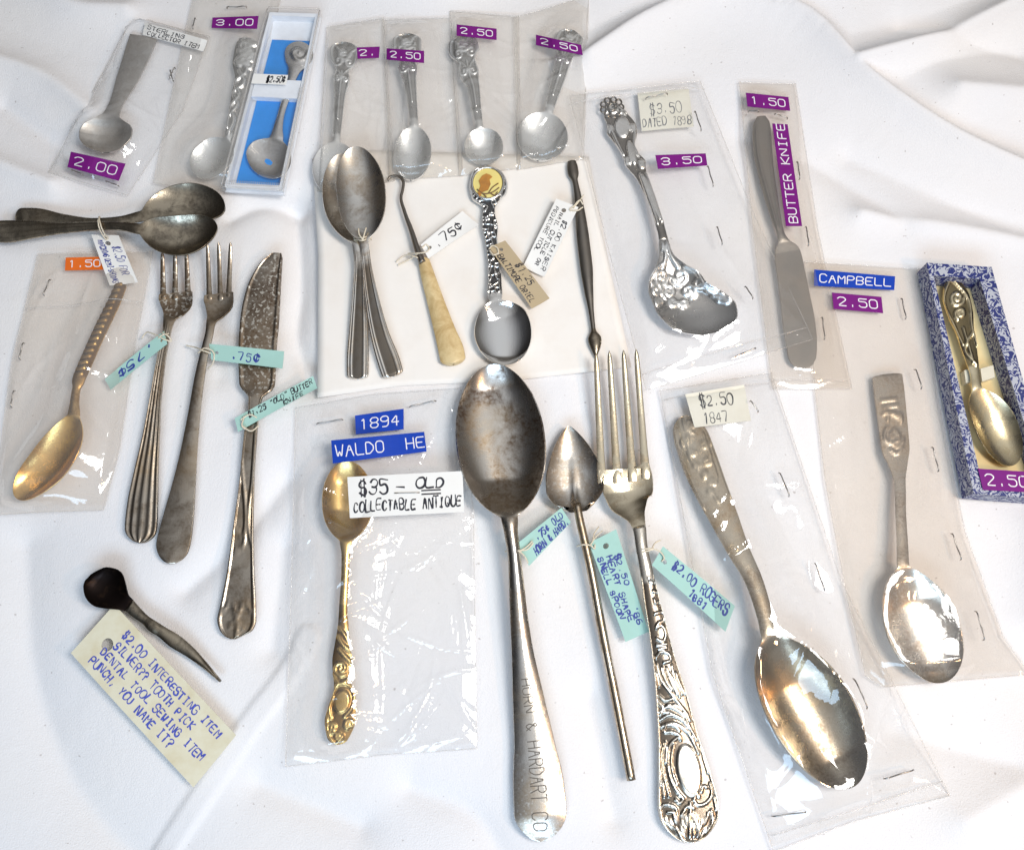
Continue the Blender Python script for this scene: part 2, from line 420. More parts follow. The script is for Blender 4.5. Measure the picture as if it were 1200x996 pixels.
def lettering(name, lines, fn, mat, parent, w=.5, hand=True, seed=1, slant=.12, thick=.06):
    """lines: (text, u0, v_base, width_u, height_v); fn(u, v) -> 3D point in mm"""
    rng = random.Random(seed); items = []; slant0 = slant
    for text, u0, vb, wu, hv in lines:
        nch = max(1, len(text)); cw = wu / (nch * (6.0 if hand else 5.4)); pit = 6.0 if hand else 5.4
        for i, ch in enumerate(text):
            jx = rng.uniform(-.4, .4) if hand else 0; jy = rng.uniform(-.6, .6) if hand else 0; sc = rng.uniform(.82, 1.08) if hand else 1; slant = slant0 + (rng.uniform(-.12, .14) if hand else 0)
            for poly in glyph(ch):
                g = [(x + (rng.uniform(-.2, .2) if hand else 0) + slant * y, y + (rng.uniform(-.22, .22) if hand else 0)) for x, y in poly]
                g = np.array(g, float)
                if hand and len(g) > 2: g = curve_pts(g, 3 * len(g))
                elif len(g) > 2:
                    g2 = []
                    for a, b in zip(g[:-1], g[1:]): g2 += [a * .85 + b * .15, a * .15 + b * .85]
                    g = np.array([g[0]] + g2 + [g[-1]])
                if not hand and len(g) >= 2: g = np.concatenate([np.linspace(g[i_], g[i_ + 1], 6)[:-1] for i_ in range(len(g) - 1)] + [g[-1:]])
                elif len(g) == 2: g = np.linspace(g[0], g[1], 6)
                uu = u0 + (i * pit + jx + g[:, 0] * sc) * cw
                vv = vb - (g[:, 1] * sc + jy) * hv / 6
                pr_ = w * rng.uniform(.75, 1.25) if hand else w
                ww = pr_ * (1 + (.35 * np.sin(np.linspace(rng.uniform(0, 6), rng.uniform(6, 12), len(g))) if hand else 0))
                items.append(ribbon([fn(a, b) for a, b in zip(uu, vv)], ww))
    V, F = joinm(items); F = [f if np.cross(V[f[1]] - V[f[0]], V[f[2]] - V[f[0]])[2] > 0 else tuple(reversed(f)) for f in F]
    V, F = thicken(V, F, thick)
    return mesh_obj(name, V, F, mat, parent, smooth=False)


# ------------------------------------------------------------------ lofted cutlery
def loft(parts, L, Rr, z, dep, cr, th, root, MU=15, pw=2.2, relief=None, edge=.97, S_=None, shift=None):
    L = np.asarray(L, float); Rr = np.asarray(Rr, float); N = len(L)
    z = np.zeros(N) + z; dep = np.zeros(N) + dep; cr = np.zeros(N) + cr; th = np.zeros(N) + th
    u = np.sin(np.linspace(-1, 1, MU) * math.pi / 2) * edge
    ub = np.sin(np.linspace(1, -1, 9) * math.pi / 2) * .93

    def row(uu):
        f = (uu[None, :] + 1) / 2
        px = L[:, 0:1] + (Rr[:, 0:1] - L[:, 0:1]) * f; py = L[:, 1:2] + (Rr[:, 1:2] - L[:, 1:2]) * f
        if shift is not None: ox, oy = shift(uu[None, :], S_); px = px + ox; py = py + oy
        pos = P(px, py, z[:, None] + 0 * px)
        return px, py, pos
    px, py, top = row(u)
    pr = cr[:, None] * (1 - u[None] ** 2) - dep[:, None] * (1 - np.abs(u[None]) ** pw)
    rel = np.ones_like(px)
    if relief is not None:
        h, rel = relief(px, py, np.broadcast_to(u[None], px.shape), S_)
        pr = pr + h
    top[..., 2] += pr
    _, _, bot = row(ub)
    bot[..., 2] += .25 * cr[:, None] * (1 - ub[None] ** 2) - dep[:, None] * (1 - np.abs(ub[None]) ** pw) - th[:, None]
    _, _, eR = row(np.array([1.0])); _, _, eL = row(np.array([-1.0]))
    eR[..., 2] -= th[:, None] * .5; eL[..., 2] -= th[:, None] * .5
    ring = np.concatenate([top, eR, bot, eL], 1)
    zmin = .08
    ring[..., 2] = np.maximum(ring[..., 2], zmin + .02 * (ring[..., 2] > 0))
    K = ring.shape[1]
    att = np.concatenate([rel, np.ones((N, 1)), np.ones((N, 9)), np.ones((N, 1))], 1)
    # outward orientation
    V = ring.reshape(-1, 3)
    F = np.array(quads(N, K, True))
    f0 = F[(N // 2) * K + MU // 2]; nz = np.cross(V[f0[1]] - V[f0[0]], V[f0[2]] - V[f0[0]])[2]
    if nz < 0: F = F[:, ::-1]
    a, b, c, d = (V[F[:, k]] for k in range(4))
    fn = np.cross(c - a, d - b); vn = np.zeros_like(V)
    for k in range(4): np.add.at(vn, F[:, k], fn)
    vn /= np.linalg.norm(vn, axis=1)[:, None] + 1e-12
    objs = []
    for name, i0, i1, mat in parts:
        Vp = V[i0 * K:(i1 + 1) * K]; Fp = quads(i1 - i0 + 1, K, True)
        if nz < 0: Fp = [f[::-1] for f in Fp]
        c0 = tuple(range(K)); c1 = tuple((i1 - i0) * K + k for k in range(K))
        caps = []
        if i0 == 0: caps.append(c0[::-1] if nz >= 0 else c0)
        if i1 == N - 1: caps.append(c1 if nz >= 0 else c1[::-1])
        if i0 == 0 or i1 == N - 1: Fp = Fp + [cp[::-1] for cp in caps]
        o = mesh_obj(name, Vp, Fp, mat, root, normals=vn[i0 * K:(i1 + 1) * K], attr=att.reshape(-1)[i0 * K:(i1 + 1) * K])
        objs.append(o)
    info = dict(top=top, u=u, L=L, R=Rr)
    return objs, info


def surf(info, i0, i1, lift=.1):
    """fn(u,v): u along stations i0..i1, v across 0..1 -> point on the top surface"""
    top = info['top']; MU = top.shape[1]; uu = (info['u'] + 1) / 2

    def fn(a, v):
        x = i0 + (i1 - i0) * a; x = min(max(x, 0), len(top) - 1.001); i = int(x); f = x - i
        rowp = top[i] * (1 - f) + top[i + 1] * f
        return np.array([np.interp(v, uu, rowp[:, k]) for k in range(3)]) + np.array([0, 0, lift])
    return fn


def spine(pts, n, r0=0, r1=0, egg=None):
    """pts: (x, y, hw, z) in pixels (z in mm)"""
    a = np.array(pts, float); s = np.r_[0, np.cumsum(np.hypot(np.diff(a[:, 0]), np.diff(a[:, 1])))]
    Lg = s[-1]
    e0 = r0 * (1 - np.cos(np.linspace(0, math.pi / 2, 12))) if r0 else np.array([])
    e1 = Lg - r1 * (1 - np.cos(np.linspace(0, math.pi / 2, 12))) if r1 else np.array([])
    q = np.unique(np.round(np.r_[np.linspace(r0, Lg - r1, n), e0, e1], 4))
    if r0: q[0] = .003 * r0
    if r1: q[-1] = Lg - .003 * r1
    x = smooth_curve(s, a[:, 0], q); y = smooth_curve(s, a[:, 1], q); hw = pchip(s, a[:, 2], q); z = pchip(s, a[:, 3], q)
    if egg is not None: hw = egg(q, hw)
    if r0: d = np.clip(q / r0, 0, 1); hw = hw * np.sqrt(1 - (1 - d) ** 2)
    if r1: d = np.clip((Lg - q) / r1, 0, 1); hw = hw * np.sqrt(1 - (1 - d) ** 2)
    tx, ty = np.gradient(x, q), np.gradient(y, q); ln = np.hypot(tx, ty); nx, ny = -ty / ln, tx / ln
    L = np.stack([x - nx * hw, y - ny * hw], -1); Rr = np.stack([x + nx * hw, y + ny * hw], -1)
    return q, L, Rr, z, hw


def spoon(root, tip, bowl_axis, hwb, m, handle, D, zt=4.5, zr=7, r_end=8, th=1.3, crown=.5, mats=None, nh=60, nb=40, MU=17, relief=None, pw=2.3, tipsharp=2.0, off=0, crowns=None, shoulder=1.0, parts=('bowl', 'handle')):
    """tip, bowl_axis (list of mid axis points), handle[0] = neck (x, y, hw, z) ... end"""
    neck = handle[0]
    bp = [tip] + list(bowl_axis) + [neck[:2]]
    ba = np.array([p[:2] for p in bp], float); sb = np.r_[0, np.cumsum(np.hypot(*np.diff(ba, axis=0).T))]; Lb = sb[-1]
    pts = []
    for (x, y), s in zip(ba[:-1], sb[:-1]):
        f = s / Lb; pts.append((x, y, 1, zt + (zr - zt) * min(1, f * 1.6) + off))
    pts += [(h[0], h[1], h[2], h[3] + off) for h in handle]

    def egg(q, hw):
        f = q / Lb; wn = neck[2]
        lo = hwb * np.power(np.clip(1 - np.power(np.clip((m - f) / m, 0, 1), tipsharp), 0, 1), .5)
        k = np.clip((f - m) / (1 - m), 0, 1)
        a_ = hwb * np.power(np.clip(1 - np.power(k, 2.3 * shoulder), 0, 1), .58); hi = np.power(a_ ** 4 + (wn * np.clip(k * 1.3, 0, 1)) ** 4, .25)
        return np.where(f < m, lo, np.where(f < 1, hi, hw))
    a = np.array(pts); stot = np.r_[0, np.cumsum(np.hypot(np.diff(a[:, 0]), np.diff(a[:, 1])))]; Lg = stot[-1]
    rt = .12 * Lb
    qb = np.r_[rt * .004, rt * (1 - np.cos(np.linspace(.12, math.pi / 2, 9))), np.linspace(rt, Lb, nb)[1:]]
    qh = np.linspace(Lb, Lg - r_end, nh)[1:]
    qe = Lg - r_end * (1 - np.sin(np.linspace(0, math.pi / 2, 12)[1:])); qe[-1] = Lg - r_end * .003
    q = np.r_[qb, qh, qe]
    x = smooth_curve(stot, a[:, 0], q); y = smooth_curve(stot, a[:, 1], q); hw = egg(q, pchip(stot, a[:, 2], q)); z = pchip(stot, a[:, 3], q)
    d = np.clip((Lg - q) / r_end, 0, 1); hw = hw * np.sqrt(np.clip(1 - (1 - d) ** 2, 0, 1))
    tx, ty = np.gradient(x, q), np.gradient(y, q); ln = np.hypot(tx, ty); nx, ny = -ty / ln, tx / ln
    L = np.stack([x - nx * hw, y - ny * hw], -1); Rr = np.stack([x + nx * hw, y + ny * hw], -1)
    f = np.clip(q / Lb, 0, 1)
    prof = np.where(f < m, 1 - np.power((m - f) / m, 2.2), np.power(np.clip(1 - np.power((f - m) / (1 - m), 1.7), 0, 1), 1.1))
    dep = np.where(q < Lb, D * prof, 0)
    dep = np.minimum(dep, np.maximum(z - th - .15, 0))
    crn = crown * np.clip((q - Lb * .92) / (Lb * .12), 0, 1) * np.clip((Lg - q) / max(r_end, 1), .15, 1)
    k = len(qb) - 1
    mb, mh = mats
    objs, info = loft([(parts[0], 0, k, mb), (parts[1], k, len(q) - 1, mh)], L, Rr, z, dep, crn, th, root, MU, pw, relief, S_=q - Lb)
    info['k'] = k; info['q'] = q - Lb; info['n'] = len(q)
    return objs, info


# ------------------------------------------------------------------ relief ornament (pixel space strokes)
def stroke_field(px, py, strokes, r):
    d2 = np.full(px.shape, 1e9); pts = []
    for s in strokes:
        pts.append(curve_pts(np.array(s, float), max(8, int(sum(math.hypot(b[0] - a[0], b[1] - a[1]) for a, b in zip(s[:-1], s[1:])) / (r * .4)))))
    pts = np.concatenate(pts)
    for i in range(px.shape[0]):
        lo = py[i].min() - 3 * r; hi = py[i].max() + 3 * r; xl = px[i].min() - 3 * r; xh = px[i].max() + 3 * r
        sel = pts[(pts[:, 1] > lo) & (pts[:, 1] < hi) & (pts[:, 0] > xl) & (pts[:, 0] < xh)]
        if len(sel):
            d2[i] = ((px[i][:, None] - sel[None, :, 0]) ** 2 + (py[i][:, None] - sel[None, :, 1]) ** 2).min(1)
    return np.clip(1 - d2 / (r * r), 0, 1) ** .6


def relief_strokes(strokes, r, h, rims=(), plateau=None):
    def f(px, py, u, s):
        g = stroke_field(px, py, strokes, r)
        for ur, wr in rims: g = np.maximum(g, np.clip(1 - ((np.abs(u) - ur) / wr) ** 2, 0, 1) ** .6)
        if plateau is not None:
            for (cx, cy, rx, ry, rot) in plateau:
                dx = px - cx; dy = py - cy; c, s_ = math.cos(rot), math.sin(rot)
                e_ = ((dx * c + dy * s_) / rx) ** 2 + ((-dx * s_ + dy * c) / ry) ** 2
                g = np.maximum(g, np.clip((1.15 - e_) * 4, 0, 1) * .9)
        act = 1.0
        return g * h * act, g
    return f


def spiral(cx, cy, r, a0, turns=1.4, sgn=1, n=16):
    return [(cx + r * (1 - .85 * k / n) * math.cos(a0 + sgn * 2 * math.pi * turns * k / n), cy + r * (1 - .85 * k / n) * math.sin(a0 + sgn * 2 * math.pi * turns * k / n)) for k in range(n + 1)]


def auto_scrolls(axis, seed=1, dens=1.0):
    """axis: list of (x, y, hw) px; C scrolls and leaves either side of the axis"""
    rng = random.Random(seed); a = np.array([p[:3] for p in axis], float)
    s = np.r_[0, np.cumsum(np.hypot(np.diff(a[:, 0]), np.diff(a[:, 1])))]; out = []; q = 0; side = 1
    while q < s[-1]:
        x, y, hw = (float(np.interp(q, s, a[:, k])) for k in range(3)); x2, y2 = (float(np.interp(min(q + 1, s[-1]), s, a[:, k])) - float(np.interp(max(q - 1, 0), s, a[:, k])) for k in range(2))
        l = math.hypot(x2, y2) + 1e-6; tx, ty = x2 / l, y2 / l; nx, ny = -ty, tx
        rad = hw * .46; ang = math.atan2(ty, tx)
        for sd in ((-1, 1) if hw > 5 else (side,)):
            out.append(spiral(x + nx * sd * hw * .45, y + ny * sd * hw * .45, rad * rng.uniform(.8, 1.05), ang + sd * rng.uniform(.5, 2.2), rng.uniform(1.0, 1.5), sd))
            out.append([(x + nx * sd * hw * .05, y + ny * sd * hw * .05), (x + tx * hw * .7 + nx * sd * hw * .4, y + ty * hw * .7 + ny * sd * hw * .4), (x + tx * hw * 1.2 + nx * sd * hw * .85, y + ty * hw * 1.2 + ny * sd * hw * .85)])
        side = -side; q += max(2.6, hw * 1.15) / dens
    return out


def cells(axis, step, seed):
    """net of veins: short strokes joining neighbouring jittered points"""
    rng = np.random.RandomState(seed); a = np.array(axis, float); pts = []
    s = np.r_[0, np.cumsum(np.hypot(np.diff(a[:, 0]), np.diff(a[:, 1])))]
    for q in np.arange(0, s[-1], step):
        x, y, hw = (np.interp(q, s, a[:, k]) for k in range(3))
        for o in np.arange(-hw, hw + .1, step): pts.append((x + o + rng.uniform(-1.5, 1.5), y + rng.uniform(-1.5, 1.5)))
    pts = np.array(pts); out = []
    for i in range(len(pts)):
        d = np.hypot(*(pts - pts[i]).T)
        for j in np.argsort(d)[1:4]:
            if j > i and d[j] < step * 1.6: out.append([tuple(pts[i]), tuple((pts[i] + pts[j]) / 2 + rng.uniform(-.5, .5, 2)), tuple(pts[j])])
    return out


def rel_threads(us, w, h, base=0.6):
    def f(px, py, u, s):
        g = np.zeros_like(px)
        for u0 in us: g = np.maximum(g, np.clip(1 - ((u - u0) / w) ** 2, 0, 1))
        act = np.clip((s[:, None] - 8) / 25, 0, 1) if s is not None else 1
        return g * h * act, np.clip(g + (1 - act), 0, 1)
    return f


def masked(rel, s0, s1=1e9, soft=6):
    def f(px, py, u, s):
        h, g = rel(px, py, u, s)
        a = np.clip((s[:, None] - s0) / soft, 0, 1) * np.clip((s1 - s[:, None]) / soft, 0, 1)
        return h * a, np.clip(g + (1 - a), 0, 1)
    return f


# ------------------------------------------------------------------ tags and cards
def quad_fn(A, B, Cc, Dd, zs, curl=0.0, lift=0.0):
    """pixel corners: A line start top, B line end top, C line end bottom, D line start bottom"""
    zs = [zs] * 4 if isinstance(zs, (int, float)) else zs
    c = [P(q[0], q[1], z_) for q, z_ in zip((A, B, Cc, Dd), zs)]

    def fn(u, v):
        p = c[0] * (1 - u) * (1 - v) + c[1] * u * (1 - v) + c[2] * u * v + c[3] * (1 - u) * v
        return p + np.array([0, 0, curl * (math.sin(math.pi * min(max(u, 0), 1)) + .8 * (u * (v - .5)) ** 2 * 4) + lift])
    return fn


def sheet_uv(u0=0, u1=1, nu=14, nv=8):
    uv = [(u0 + (u1 - u0) * i / nu, j / nv) for i in range(nu + 1) for j in range(nv + 1)]
    return uv, quads(nu + 1, nv + 1)


def holed_uv(hu, rad_u, rad_v, u1, nv=8):
    """end piece 0..u1 with a round hole at (hu, .5)"""
    outer = [(0, j / nv) for j in range(nv)] + [(u1 * i / nv, 1) for i in range(nv)] + [(u1, 1 - j / nv) for j in range(nv)] + [(u1 * (1 - i / nv), 0) for i in range(nv)]
    inner = []
    for a, b in outer:
        t_ = math.atan2((b - .5) / rad_v * rad_u, a - hu); inner.append((hu + rad_u * math.cos(t_), .5 + rad_v * math.sin(t_)))
    n = len(outer)
    return outer + inner, [(i, (i + 1) % n, n + (i + 1) % n, n + i) for i in range(n)]


def card(root, fn, mat, th=.3, hole=True, asp=2.5, name='card'):
    if hole:
        rv = .10; ru = rv / asp; hu = .5 / asp * .75; u1 = hu * 2
        a, fa = holed_uv(hu, ru, rv, u1); b, fb = sheet_uv(u1, 1)
        V, F = joinm([([(*p, 0) for p in a], fa), ([(*p, 0) for p in b], fb)])
        V = V[:, :2]
    else:
        V, F = sheet_uv(); hu = 0
    V3 = np.array([fn(u, v) for u, v in V])
    # merge doubles
    key = {}; mp = []; keep = []
    for i, p in enumerate(V3):
        k = tuple(np.round(p, 3))
        if k not in key: key[k] = len(keep); keep.append(p)
        mp.append(key[k])
    F = [tuple(mp[i] for i in f) for f in F]
    V3 = np.array(keep); F = [f if np.cross(V3[f[2]] - V3[f[0]], V3[f[3]] - V3[f[1]])[2] > 0 else f[::-1] for f in F]
    V3, F = thicken(V3, F, th)
    return mesh_obj(name, V3, F, mat, root, smooth=False), hu


def price_tag(label, A, B, Cc, Dd, zs, mat, lines, inkm, curl=1.2, hole=True, strings=(), w=.55, seed=1, name='price_tag', cat='price tag', group='handwritten price tags', slant=.1, th=.3):
    cx = sum(q[0] for q in (A, B, Cc, Dd)) / 4; cy = sum(q[1] for q in (A, B, Cc, Dd)) / 4
    root = thing(name, label, cat, cx, cy, group)
    fn = quad_fn(A, B, Cc, Dd, zs, curl)
    asp = np.linalg.norm(fn(1, .5) - fn(0, .5)) / np.linalg.norm(fn(.5, 1) - fn(.5, 0))
    card(root, fn, mat, th, hole, asp)
    if lines: lettering('lettering', lines, lambda u, v: fn(u, v) + np.array([0, 0, .12]), inkm, root, w, True, seed, slant)
    its = []
    for s in strings:
        c = curve_pts(np.array([P(x, y, z_) for x, y, z_ in s]), 36)
        rng = np.random.RandomState(seed); c += rng.normal(0, .05, c.shape)
        its.append(tube_mesh(c, .38, 6))
    if its:
        V, F = joinm(its); mesh_obj('string', V, F, M['string'], root)
    return root


# ------------------------------------------------------------------ bags
def edge_poly(pts, n):
    a = np.array(pts, float); s = np.r_[0, np.cumsum(np.hypot(*np.diff(a, axis=0).T))]
    q = np.linspace(0, s[-1], n)
    return np.stack([np.interp(q, s, a[:, 0]), np.interp(q, s, a[:, 1])], -1)


FILM = {}


def bag(label, top, right, bottom, left, items, mat, z0=.1, seed=1, nu=70, nv=100, slope=.45, wr=.5, creases=18, tapes=(), staples=(), seams=(), sharp=.75, lump=.7, group='clear plastic bags of flatware', extra=()):
    """top: TL..TR, right: TR..BR, bottom: BL..BR, left: TL..BL (pixel polylines)"""
    t_, b_ = edge_poly(top, nu), edge_poly(bottom, nu); l_, r_ = edge_poly(left, nv), edge_poly(right, nv)
    u = np.linspace(0, 1, nu)[None, :, None]; v = np.linspace(0, 1, nv)[:, None, None]
    px = (1 - v) * t_[None] + v * b_[None] + (1 - u) * l_[:, None] + u * r_[:, None] \
        - ((1 - u) * (1 - v) * t_[0] + u * (1 - v) * t_[-1] + (1 - u) * v * b_[0] + u * v * b_[-1])
    base = P(px[..., 0], px[..., 1], z0)
    rng = np.random.RandomState(seed)
    env = np.zeros(base.shape[:2])
    iv = [bag_verts(nm) for nm in items]
    if iv:
        iv = np.concatenate(iv); iv = iv[iv[:, 2] > z0 + .6]
        if len(iv) > 2500: iv = iv[rng.choice(len(iv), 2500, False)]
        flat = base.reshape(-1, 3); env = np.zeros(len(flat))
        for k in range(0, len(flat), 500):
            b = flat[k:k + 500]; d = np.hypot(b[:, None, 0] - iv[None, :, 0], b[:, None, 1] - iv[None, :, 1])
            env[k:k + 500] = np.maximum(0, iv[None, :, 2] - z0 + .9 - (slope + .25) * np.maximum(d - 2.0, 0)).max(1)
        env = env.reshape(base.shape[:2])
        obst = env.copy()                                             # film stretched over the contents like a membrane
        for _ in range(140):
            e2 = env.copy(); e2[1:-1, 1:-1] = (env[:-2, 1:-1] + env[2:, 1:-1] + env[1:-1, :-2] + env[1:-1, 2:]) / 4; env = np.maximum(obst, e2 - .002)
        for _ in range(8):
            e2 = env.copy(); e2[1:-1, 1:-1] = (env[:-2, 1:-1] + env[2:, 1:-1] + env[1:-1, :-2] + env[1:-1, 2:] + 2 * env[1:-1, 1:-1]) / 6; env = e2
        env = np.maximum(env + .5 * (env > .8), obst)
        for _ in range(2):
            e2 = env.copy(); e2[1:-1, 1:-1] = (env[:-2, 1:-1] + env[2:, 1:-1] + env[1:-1, :-2] + env[1:-1, 2:] + 2 * env[1:-1, 1:-1]) / 6; env = e2
    U = u[..., 0]; Vv = v[..., 0]
    ramp = np.clip(np.minimum(np.minimum(U, 1 - U) * 14, np.minimum(Vv, 1 - Vv) * 22), 0, 1)
    X, Y = base[..., 0], base[..., 1]; w = np.zeros_like(X)
    for k in range(7):
        a = rng.uniform(0, 6.28); f = rng.uniform(.05, .28); w += lump * wr * .30 * np.sin(f * (X * math.cos(a) + Y * math.sin(a)) + rng.uniform(0, 6))
    x0, x1, y0, y1 = X.min(), X.max(), Y.min(), Y.max()
    for k in range(creases):
        cx, cy = rng.uniform(x0, x1), rng.uniform(y0, y1); a = rng.uniform(0, 6.28); ln = rng.uniform(5, 22); sh = sharp * rng.uniform(.7, 1.8)
        al = (X - cx) * math.cos(a) + (Y - cy) * math.sin(a); ac = -(X - cx) * math.sin(a) + (Y - cy) * math.cos(a) + .01 * al * al * rng.uniform(-1, 1)
        w += wr * rng.uniform(.6, 1.6) * rng.choice([-.6, 1]) * np.exp(-np.abs(ac) / sh) * np.exp(-(al / ln) ** 2)
    top_h = .35 + ramp * (np.maximum(env, 0) + .5) + np.clip(w + wr, 0, 9) * (.25 + .75 * ramp)
    # keep above contents
    ztop = z0 + top_h
    root = thing('plastic_bag', label, 'plastic bag', float(px[..., 0].mean()), float(px[..., 1].mean()), group)
    Vt = base.copy(); Vt[..., 2] = ztop
    F = quads(nv, nu); Vb = base.copy(); Vb[..., 2] = z0
    mesh_obj('front_film', Vt.reshape(-1, 3), orient(Vt.reshape(-1, 3), F), mat, root)
    mesh_obj('back_film', Vb.reshape(-1, 3)[:, :], orient(Vb.reshape(-1, 3), F), M[BACK.get(mat.name, 'film_back')], root)
    # welded seam round the rim
    rim = np.concatenate([Vt[0], Vt[1:, -1], Vt[-1, ::-1][1:], Vt[::-1, 0][1:]])
    tv, tf = tube_mesh(rim, .28, 5, False); mesh_obj('seam', tv, tf, M['film_seam'], root)
    for s in seams:
        p = np.array([P(x, y, z0) for x, y in edge_poly(s, 24)]); p[:, 2] = [film_z(Vt, q) + .05 for q in p]
        tv, tf = tube_mesh(p, .3, 5); mesh_obj('heat_seal', tv, tf, M['film_seam'], root)
    for (A, B, Cc, Dd, key, text, kw) in tapes: tape(root, Vt, A, B, Cc, Dd, key, text, **kw)
    for (xa, ya, xb, yb) in staples:
        a = P(xa, ya, z0); za = film_z(Vt, a); a = P(xa, ya, za); b = P(xb, yb, za); zb = film_z(Vt, b)
        a[2] = za + .35; b[2] = zb + .35; mid = (a + b) / 2; mid[2] = max(mid[2], film_z(Vt, mid) + .35) + .15
        pts = [a - np.array([0, 0, 1.0]), a, mid, b, b - np.array([0, 0, 1.0])]
        pts = curve_pts(np.array([pts[0], a * .98 + mid * .02, mid, b * .98 + mid * .02, pts[4]]), 16)
        tv, tf = tube_mesh(pts, .34, 6); mesh_obj('staple', tv, tf, M['steel_wire'], root)
    return root, Vt


def film_z(Vt, p):
    f = Vt.reshape(-1, 3); d = (f[:, 0] - p[0]) ** 2 + (f[:, 1] - p[1]) ** 2; i = np.argsort(d)[:4]
    return f[i, 2].mean() if d[i[0]] < 60 else 0.5


def tape(root, Vt, A, B, Cc, Dd, key, text, w=.55, margin=.1, inkm='white_ink', hgt=.52, curl=0, lift=.6):
    q = [np.array(x, float) for x in (A, B, Cc, Dd)]; nu, nv = 14, 4
    zs = np.zeros((nu + 1, nv + 1)); G = np.zeros((nu + 1, nv + 1, 3))
    for i in range(nu + 1):
        for j in range(nv + 1):
            a, b = i / nu, j / nv
            p = q[0] * (1 - a) * (1 - b) + q[1] * a * (1 - b) + q[2] * a * b + q[3] * (1 - a) * b
            z = 1.0
            for _ in range(2): z = film_z(Vt, P(p[0], p[1], z)) if Vt is not None else curl
            G[i, j] = P(p[0], p[1], z); zs[i, j] = z
    zi = zs.max(1)                                                # stiff across its width
    zi = np.maximum(zi, np.convolve(np.r_[zi[0], zi, zi[-1]], [.25, .5, .25], 'valid'))
    z2 = zi.copy()
    for _ in range(4): z2 = np.maximum(zi, np.convolve(np.r_[z2[0], z2, z2[-1]], [.25, .5, .25], 'valid'))
    zi = z2 + lift
    for i in range(nu + 1):
        for j in range(nv + 1):
            a, b = i / nu, j / nv
            p = q[0] * (1 - a) * (1 - b) + q[1] * a * (1 - b) + q[2] * a * b + q[3] * (1 - a) * b
            G[i, j] = P(p[0], p[1], zi[i])
    V = G.reshape(-1, 3); F = orient(V, quads(nu + 1, nv + 1)); V2, F2 = thicken(V, F, .25)
    o = mesh_obj('label_tape', V2, F2, M[key], root, smooth=False)

    def fn(u, v):
        x = min(max(u, 0), .9999) * nu; i = int(x); f = x - i; y = min(max(v, 0), .9999) * nv; j = int(y); g = y - j
        p = (G[i, j] * (1 - f) + G[i + 1, j] * f) * (1 - g) + (G[i, j + 1] * (1 - f) + G[i + 1, j + 1] * f) * g
        return p + np.array([0, 0, .12])
    lettering('lettering', [(text, margin, .5 + hgt / 2, 1 - 2 * margin + .05, hgt)], fn, M[inkm], o, w, False, 1, 0)
    return o
